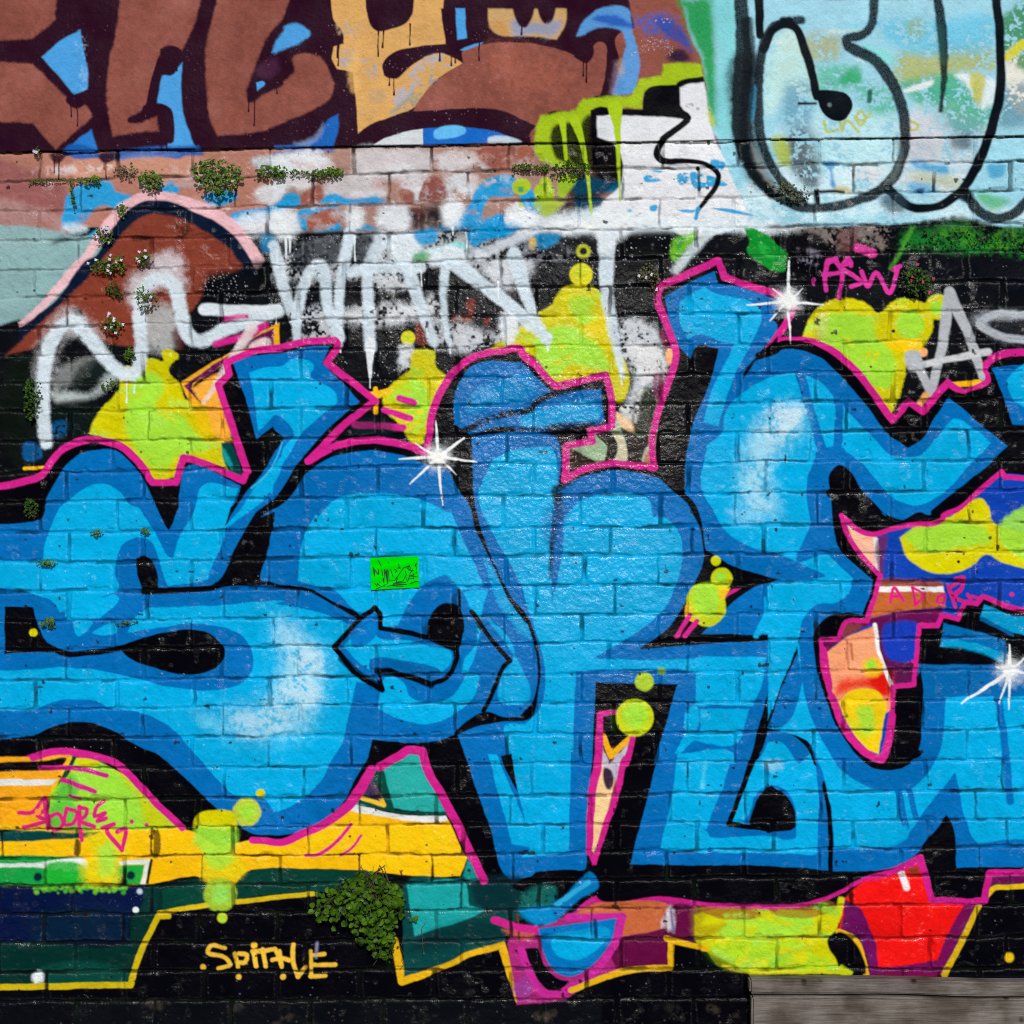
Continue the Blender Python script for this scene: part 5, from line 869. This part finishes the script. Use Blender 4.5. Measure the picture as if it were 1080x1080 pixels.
for pid, (name, label) in enumerate(PARTS):
    q = quads[fid == pid]
    if len(q) == 0: continue
    used, inv = np.unique(q.reshape(-1), return_inverse=True)
    me = bpy.data.meshes.new(name)
    me.vertices.add(len(used)); me.vertices.foreach_set('co', ALLV[used].reshape(-1))
    me.loops.add(len(q) * 4); me.loops.foreach_set('vertex_index', inv.astype(np.int32))
    me.polygons.add(len(q)); me.polygons.foreach_set('loop_start', np.arange(0, len(q) * 4, 4, dtype=np.int32))
    try: me.polygons.foreach_set('loop_total', np.full(len(q), 4, np.int32))
    except Exception: pass
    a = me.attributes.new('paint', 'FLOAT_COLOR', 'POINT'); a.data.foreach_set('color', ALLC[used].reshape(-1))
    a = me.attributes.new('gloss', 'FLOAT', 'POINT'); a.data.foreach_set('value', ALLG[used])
    me.polygons.foreach_set('use_smooth', np.ones(len(q), bool))
    me.materials.append(M_WALL); me.update(); 
    o = link(bpy.data.objects.new(name, me), wall)
    if label: o['label'] = label

# ---------------------------------------------------------------- plants rooted in the joints
R = random.Random(21)
def leaf(V, F, c, n, up, L, Wd, fold=0.25):
    """one folded, pointed-oval leaf: centre c, normal n, long axis up"""
    n = n.normalized(); u = (up - n * up.dot(n)).normalized(); s = n.cross(u); i = len(V)
    for a, b, h in ((-.5, 0, 0), (-.25, .48, 1), (.22, .44, 1), (.5, 0, 0), (.22, -.44, 1), (-.25, -.48, 1), (0, 0, 0)):
        V.append(c + u * (a * L) + s * (b * Wd) + n * (h * fold * Wd))
    F += [(i, i+6, i+1), (i+1, i+6, i+2), (i+2, i+6, i+3), (i+3, i+6, i+4), (i+4, i+6, i+5), (i+5, i+6, i)]
def tube(V, F, a, b, r0, r1):
    d = (b - a).normalized(); s = d.orthogonal().normalized(); w = d.cross(s); i = len(V)
    for p, r in ((a, r0), (b, r1)):
        for k_ in range(4): V.append(p + (s * math.cos(k_ * math.pi / 2) + w * math.sin(k_ * math.pi / 2)) * r)
    for k_ in range(4): F.append((i + k_, i + (k_ + 1) % 4, i + 4 + (k_ + 1) % 4, i + 4 + k_))
def inside(p, poly):
    r = False; j = len(poly) - 1
    for i in range(len(poly)):
        if (poly[i][1] > p[1]) != (poly[j][1] > p[1]) and p[0] < (poly[j][0] - poly[i][0]) * (p[1] - poly[i][1]) / (poly[j][1] - poly[i][1]) + poly[i][0]: r = not r
        j = i
    return r
def plant(name, label, poly, n, size, m=None, out=0.03, stems=0, flower=None, nf=0, cat='plant', group=None, base=None, ragged=3):
    P = [p[:2] for p in parse(poly)] if isinstance(poly, str) else poly
    xs = [p[0] for p in P]; ys = [p[1] for p in P]; bx, by = base or ((min(xs) + max(xs)) / 2, (min(ys) + max(ys)) / 2)
    o0 = px(bx, by); root = empty(name, o0, label, cat, group); V, F = [], []; tips = []
    mx, my = (min(xs) + max(xs)) / 2, (min(ys) + max(ys)) / 2; rx = max(3, (max(xs) - min(xs)) / 2); ry = max(3, (max(ys) - min(ys)) / 2)
    tries = 0; cnt = 0
    while cnt < n and tries < n * 30:
        tries += 1; p = (R.uniform(min(xs), max(xs)), R.uniform(min(ys), max(ys)))
        if not inside(p, P): continue
        cl = math.sin(p[0] * .9 + by) * math.sin(p[1] * 1.1 + bx)
        if cl < -0.35 and R.random() < 0.6: continue
        p = (p[0] + R.gauss(0, ragged), p[1] + R.gauss(0, ragged))
        e = max(0, 1 - ((p[0] - mx) / rx) ** 2 * .8 - ((p[1] - my) / ry) ** 2 * .8)
        dep = 0.004 + out * (0.25 + 0.75 * math.sqrt(e)) * R.uniform(0.35, 1)
        c = px(p[0], p[1], dep + 0.003) - o0
        nn = Vector((R.gauss(0, .5), -1, R.gauss(.35, .5))); up = Vector((R.gauss(0, 1), R.gauss(0, .3), R.gauss(-.3, 1)))
        L = size * R.uniform(0.6, 1.25); leaf(V, F, c, nn, up, L, L * R.uniform(.7, 1.0)); tips.append(c); cnt += 1
    mesh('foliage', V, F, m or M_LEAF, root)
    if stems:
        V, F = [], []
        for c in R.sample(tips, min(stems, len(tips))):
            a = Vector((R.uniform(-.3, .3) * rx * PX, 0.0, R.uniform(-.1, .3) * ry * PX)); mid = (a + c) * .5 + Vector((0, -.006, R.uniform(-.004, .01)))
            tube(V, F, a, mid, .0011, .0009); tube(V, F, mid, c, .0009, .0005)
        mesh('stems', V, F, M_STEM, root)
    if flower:
        for c in R.sample(tips, min(nf, len(tips))):
            V, F = [], []; q = c + Vector((R.gauss(0, .004), -.012, R.uniform(0, .01))); n3 = Vector((R.gauss(0, .3), -1, R.gauss(.2, .3)))
            for k_ in range(4):
                an = k_ * math.pi / 2 + R.random(); d = Vector((math.cos(an), 0, math.sin(an))); leaf(V, F, q + d * .0026, n3, d, .0055, .0042, .1)
            mesh('flower', V, F, flower, root)
    return root
def blob(x, y, rx, ry, n=9):
    return [(x + rx * math.cos(a) * R.uniform(.8, 1.15), y + ry * math.sin(a) * R.uniform(.8, 1.15)) for a in [k_ * 2 * math.pi / n for k_ in range(n)]]
def strip(x0, y0, x1, y1, h):
    return [(x0, y0 - h), ((x0 + x1) / 2, (y0 + y1) / 2 - h * .6), (x1, y1 - h), (x1, y1 + h), ((x0 + x1) / 2, (y0 + y1) / 2 + h * .7), (x0, y0 + h)]
WG = 'weeds rooted in the brick joints'; MG = 'moss lines in the joints'
plant('wall_weed', 'largest bright green weed tuft under the rendered band at the upper left', '@11 695,650 735,625 830,630 900,650 905,690 880,740 810,782 750,755 715,700', 300, .011, out=.05, stems=12, group=WG, ragged=1.5)
plant('wall_weed', 'small rounded weed tuft left of the largest tuft', '@11 470,690 520,668 570,690 575,725 520,748 480,725', 130, .009, out=.035, stems=6, group=WG, ragged=1)
plant('wall_weed', 'flat weed on the joint right of the largest tuft', '@11 950,690 1000,640 1060,650 1110,680 1080,695 990,702', 90, .010, out=.03, stems=6, group=WG, ragged=1.2)
plant('moss', 'dark mossy strip on the joint at the left edge', strip(32, 192.5, 104, 190, 2.2), 150, .006, M_MOSS, .012, group=MG, cat='moss', ragged=.6)
plant('wall_weed', 'little leafy sprig at the right end of the left moss strip', '@11 240,715 290,685 312,700 300,722 260,728', 45, .008, out=.02, group=WG, ragged=1)
plant('moss', 'mossy tuft trailing down a vertical joint near the left edge', strip(76, 193, 80, 221, 2) + [], 60, .006, M_MOSS, .012, group=MG, cat='moss', ragged=1)
plant('moss', 'mossy line running below the white clouded brick', strip(290, 185, 362, 181, 2.6), 170, .007, M_MOSS, .016, group=MG, cat='moss', ragged=.8)
plant('wall_weed', 'ragged weed in the joint left of the grey brick', '@12 130,690 240,650 290,670 270,690 200,705', 90, .008, out=.022, group=WG, ragged=1)
plant('moss', 'mossy line left of the black and lime stripes', strip(541, 178, 578, 177, 3.2), 130, .0075, M_MOSS, .02, group=MG, cat='moss', ragged=1)
plant('wall_weed', 'dark weed hanging over the lime drips', '@13 120,650 200,630 290,640 290,670 240,690 180,685 130,690', 130, .0085, M_LEAFD, .03, 5, group=WG, ragged=1)
plant('wall_weed', 'tiny weed on the pink band of the brown dome', blob(131, 222, 5.5, 6.5), 40, .0085, out=.02, stems=3, group=WG, ragged=1)
plant('wall_weed', 'lilac flowering weed on the navy band of the dome', blob(112, 250, 11, 10), 75, .0085, out=.03, stems=8, flower=M_LILAC, nf=9, group=WG, ragged=1.5)
plant('wall_weed', 'wide lilac flowering weed on the brown dome', '@11 260,1060 330,1035 400,1020 412,1060 400,1090 330,1095 280,1090', 140, .0085, out=.03, stems=10, flower=M_LILAC, nf=10, group=WG, ragged=1.3)
plant('wall_weed', 'thin lilac flowering weed at the upper middle of the dome', '@11 460,1030 500,1005 535,1030 520,1060 470,1065', 55, .008, out=.025, stems=6, flower=M_LILAC, nf=6, group=WG, ragged=1.4)
plant('wall_weed', 'straggling weed below the wide flowering one', '@21 330,130 370,90 385,130 420,150 390,160 350,150', 60, .008, M_LEAFD, .02, 5, group=WG, ragged=1.2)
plant('wall_weed', 'lilac flowering weed on the white zigzag tag', '@21 445,140 490,110 545,150 540,200 500,215 470,180', 80, .008, out=.03, stems=9, flower=M_LILAC, nf=10, group=WG, ragged=1.4)
plant('wall_weed', 'lilac flowering weed at the foot of the dome', '@21 310,275 355,240 400,275 380,315 340,305', 65, .008, out=.028, stems=8, flower=M_LILAC, nf=9, group=WG, ragged=1.4)
plant('wall_weed', 'narrow weed just above the yellow bubble cloud', '@21 412,400 435,365 455,395 445,425 420,420', 55, .0085, out=.025, stems=4, group=WG, ragged=1)
plant('moss', 'dark moss patch left of the yellow bubble cloud', '@21 305,525 360,505 385,520 350,550 320,545', 45, .007, M_MOSS, .014, group=MG, cat='moss', ragged=1)
plant('wall_weed', 'dark weed at the left edge beside the white tag', '@21 -10,520 40,510 60,560 45,640 30,680 -10,660', 140, .0095, M_LEAFD, .03, 6, group=WG, ragged=1.5)
plant('wall_weed', 'dark weed at the left edge above the letter S', '@31 -10,-40 25,-40 50,10 30,45 -10,40', 70, .0085, M_LEAFD, .025, 3, group=WG, ragged=1)
plant('moss', 'bright moss tuft on the letter S right of the left edge, lowest of four', '@31 45,490 95,462 125,488 110,505 65,500', 60, .008, M_LEAF, .018, group=MG, cat='moss', ragged=1)
plant('moss', 'bright moss tuft on the letter S near the left edge, second lowest', '@31 45,235 85,222 125,230 90,248 55,245', 45, .0075, M_LEAF, .014, group=MG, cat='moss', ragged=1)
plant('moss', 'bright moss tuft in the joint on the hump of the letter S', '@31 260,105 300,92 318,108 290,122', 32, .0075, M_LEAF, .014, group=MG, cat='moss', ragged=1)
plant('moss', 'small moss tuft under the black notch of the letter S', '@31 478,102 500,92 520,106 500,118', 26, .007, M_LEAF, .014, group=MG, cat='moss', ragged=.8)
plant('moss', 'thin moss line above the black teardrop', strip(123, 657.5, 143, 656, 1.8), 34, .0065, M_MOSS, .012, group=MG, cat='moss', ragged=.7)
plant('dry_sprig', 'dry brown sprig on the black outline of the bubble letter', '@14 -10,720 60,715 100,745 170,745 160,790 90,790 30,750', 70, .0085, M_DRY, .03, 12, cat='sprig', ragged=2)
plant('wall_weed', 'dark weed with red flowers beside the magenta tag', '@24 545,110 560,60 610,35 660,50 685,100 670,140 600,155', 170, .009, M_LEAFD, .04, 8, M_REDP, 6, group=WG, ragged=1.5)
plant('wall_weed', 'dark purplish weed left of the magenta corner', '@23 480,60 530,10 580,60 585,120 560,165 545,110 500,90', 70, .008, M_DRY, .025, 8, M_LILAC, 4, group=WG, ragged=2)
plant('moss', 'broad mossy growth along the joint at the right edge', '@14 560,985 640,930 800,905 950,935 1060,935 1200,930 1200,985 1000,992 800,985', 150, .0075, M_LEAFD, .012, group=MG, cat='moss', ragged=1.5)
hp = plant('hanging_plant', 'large round leaved plant hanging over the black base band', '@42 165,660 175,600 240,545 320,510 430,500 535,535 550,650 520,720 500,790 470,850 430,850 400,800 350,770 330,700 260,700 190,690', 300, .0185, M_IVY, .07, 30, cat='plant', ragged=1.8, base=(392, 924))
V, F = [], []
o0 = px(392, 924)
PL = [p_[:2] for p_ in parse('@42 185,655 250,560 330,520 430,510 525,545 540,650 500,760 450,830 400,790 340,690')]
while len(V) < 7 * 420:
    p_ = (R.uniform(330, 430), R.uniform(918, 1010))
    if not inside(p_, PL): continue
    L = R.uniform(.010, .019); leaf(V, F, px(p_[0], p_[1], R.uniform(.006, .026)) - o0, Vector((R.gauss(0, .5), -1, R.gauss(.2, .5))), Vector((R.gauss(0, 1), 0, R.gauss(0, 1))), L, L * .9)
mesh('inner_foliage', V, F, M_LEAFD, hp)
for tx, ty, n_ in ((352, 968, 5), (446, 1004, 6), (396, 1016, 7), (424, 1020, 6), (338, 974, 4)):
    V, F = [], []; a_ = px(tx - R.uniform(-6, 10), ty - 34, .02) - o0
    for i_ in range(n_):
        b__ = px(tx + R.gauss(0, 1.6), ty - 34 + (i_ + 1) * 34 / n_, .022) - o0; tube(V, F, a_, b__, .0009, .0008); a_ = b__
    mesh('trailing_stem', V, F, M_STEM, hp)
plant('wall_weed', 'single small leaf pair on the teal facet', blob(437, 967, 4.5, 4), 9, .012, M_IVY, .015, group=WG, ragged=.5)
plant('wall_weed', 'thin trailing weed at the yellow corner below the hanging plant', '@42 490,770 515,760 510,800 490,870 475,860', 36, .009, M_LEAFD, .025, 5, group=WG, ragged=1.5)
plant('dry_sprig', 'withered sprig on the pinkish brick under the maroon outline', '@11 370,650 410,645 460,660 440,705 390,690', 45, .008, M_DRY, .02, 7, cat='sprig', ragged=2)
plant('wall_weed', 'tiny white flowered weed under the left maroon point', '@11 25,590 40,570 65,585 50,600', 20, .007, out=.015, flower=M_LILAC, nf=3, group=WG, ragged=.8)

# ---------------------------------------------------------------- green paper note
note = empty('paper_note', px(417, 604), 'fluorescent green paper note with scribbled handwriting stuck on the blue paint', 'note')
o0 = px(417, 604); V = []; F = []
nx_, ny_ = 26, 18
TLc, TRc, BRc, BLc = (390.5, 588.5), (441.3, 586.3), (442.5, 619.5), (391.8, 622)
def note_pt(u, v, out=0.0):
    x = (TLc[0] * (1-u) + TRc[0] * u) * (1-v) + (BLc[0] * (1-u) + BRc[0] * u) * v; y = (TLc[1] * (1-u) + TRc[1] * u) * (1-v) + (BLc[1] * (1-u) + BRc[1] * u) * v
    curl = 0.0042 + 0.0016 * math.sin(u * 5 + 1) * v + 0.0011 * math.sin(u * 17 + v * 9) * (0.3 + v) + 0.0008 * math.sin(v * 21 + u * 4) + 0.004 * max(0, .14 - u - (1 - v)) * 8 + 0.003 * max(0, u - .85) * 6 * v
    return px(x, y, curl + out) - o0
for lay_ in (0.0, -0.0005):
    for j in range(ny_ + 1):
        for i in range(nx_ + 1): V.append(note_pt(i / nx_, j / ny_, lay_))
st = (nx_ + 1) * (ny_ + 1)
for j in range(ny_):
    for i in range(nx_):
        a = j * (nx_ + 1) + i; F.append((a, a + nx_ + 1, a + nx_ + 2, a + 1)); a += st; F.append((a, a + 1, a + nx_ + 2, a + nx_ + 1))
ring = [i for i in range(nx_ + 1)] + [j * (nx_ + 1) + nx_ for j in range(1, ny_ + 1)] + [ny_ * (nx_ + 1) + i for i in range(nx_ - 1, -1, -1)] + [j * (nx_ + 1) for j in range(ny_ - 1, 0, -1)]
for i in range(len(ring)): a, b_ = ring[i], ring[(i + 1) % len(ring)]; F.append((a, b_, b_ + st, a + st))
mesh('paper_sheet', V, F, M_NOTE, note)
V = []; F = []
def pen(pts, w=0.0027):
    P = [note_pt((x - 135) / 700.0, (y - 240) / 450.0, .0006) for x, y in pts]
    for i in range(len(P) - 1):
        d = P[i + 1] - P[i]; s = Vector((-d.z, 0, d.x))
        if s.length < 1e-6: continue
        s = s.normalized() * w / 2; e = d.normalized() * w * .3; k_ = len(V); V.extend([P[i] - e + s, P[i] - e - s, P[i + 1] + e - s, P[i + 1] + e + s]); F.append((k_, k_ + 1, k_ + 2, k_ + 3))
for s_ in ([(170,370),(190,500),(195,420),(180,380)], [(200,410),(240,480),(250,410),(260,590)], [(250,280),(290,350),(305,560)], [(300,410),(320,600),(340,410),(380,620),(375,410)], [(360,420),(370,560)], [(395,310),(430,430),(460,525)], [(390,420),(400,580),(480,570),(560,470),(620,395),(690,380)],
           [(480,410),(510,430),(490,465),(520,440)], [(545,345),(555,390),(530,400),(570,400)], [(640,450),(650,500),(600,590),(500,600),(520,540)], [(660,400),(720,440),(760,500),(700,520),(690,430),(740,450),(700,480)], [(780,380),(805,340),(790,385)], [(800,390),(800,480),(740,430),(760,560),(680,560),(700,520),(820,540)], [(655,540),(660,600),(690,560)], [(210,680),(330,630),(480,610),(640,610)], [(320,650),(480,625),(650,640)], [(700,630),(780,600),(830,610)], [(190,600),(220,640),(230,600),(260,640)], [(370,650),(440,640),(600,660)], [(680,400),(700,370),(715,420)]):
    pen(s_)
mesh('handwriting', V, F, M_INK, note)

# ---------------------------------------------------------------- grey timbers at the foot of the wall
import bmesh
def timber(name, label, x0, x1, yn, yf, z0, z1, tilt=0.0, group='weathered timbers at the foot of the wall'):
    bm = bmesh.new(); bmesh.ops.create_cube(bm, size=1)
    L = x1 - x0
    for v in bm.verts: v.co = Vector((v.co.x * L, v.co.y * (yf - yn), v.co.z * (z1 - z0)))
    bmesh.ops.bevel(bm, geom=bm.edges[:], offset=.006, segments=2, affect='EDGES')
    bmesh.ops.subdivide_edges(bm, edges=[e for e in bm.edges if e.calc_length() > L * .5], cuts=40, use_grid_fill=True)
    rr_ = random.Random(len(label))
    for v in bm.verts:
        if abs(v.co.z) > 0: v.co.z += .0022 * math.sin(v.co.x * 9 + len(label)) + rr_.uniform(-.0009, .0009)
        v.co.y += .003 * math.sin(v.co.x * 5 + 2) + rr_.uniform(-.0008, .0008)
    me = bpy.data.meshes.new(name); bm.to_mesh(me); bm.free(); me.materials.append(M_WOOD)
    o = link(bpy.data.objects.new(name, me)); o.location = ((x0 + x1) / 2, (yn + yf) / 2, (z0 + z1) / 2); o.rotation_euler = (0, tilt, 0)
    o['label'] = label; o['category'] = 'timber'; o['group'] = group; return o
def at(x, y, out):
    s = (DIST - out) / DIST; return (x - 540) * PX * s, ZC + (540 - y) * PX * s
x0, zt = at(791, 1037, .06); _, zm = at(791, 1053, .06)
timber('timber_board', 'upper weathered grey timber board lying before the wall foot', x0, x0 + 2.6, -.06, -.012, zm + .002, zt, .010)
timber('timber_sleeper', 'lower weathered grey timber sleeper carrying the upper board', x0 + .006, x0 + 2.5, -.054, -.014, 0.0, zm - .006, 0.008)
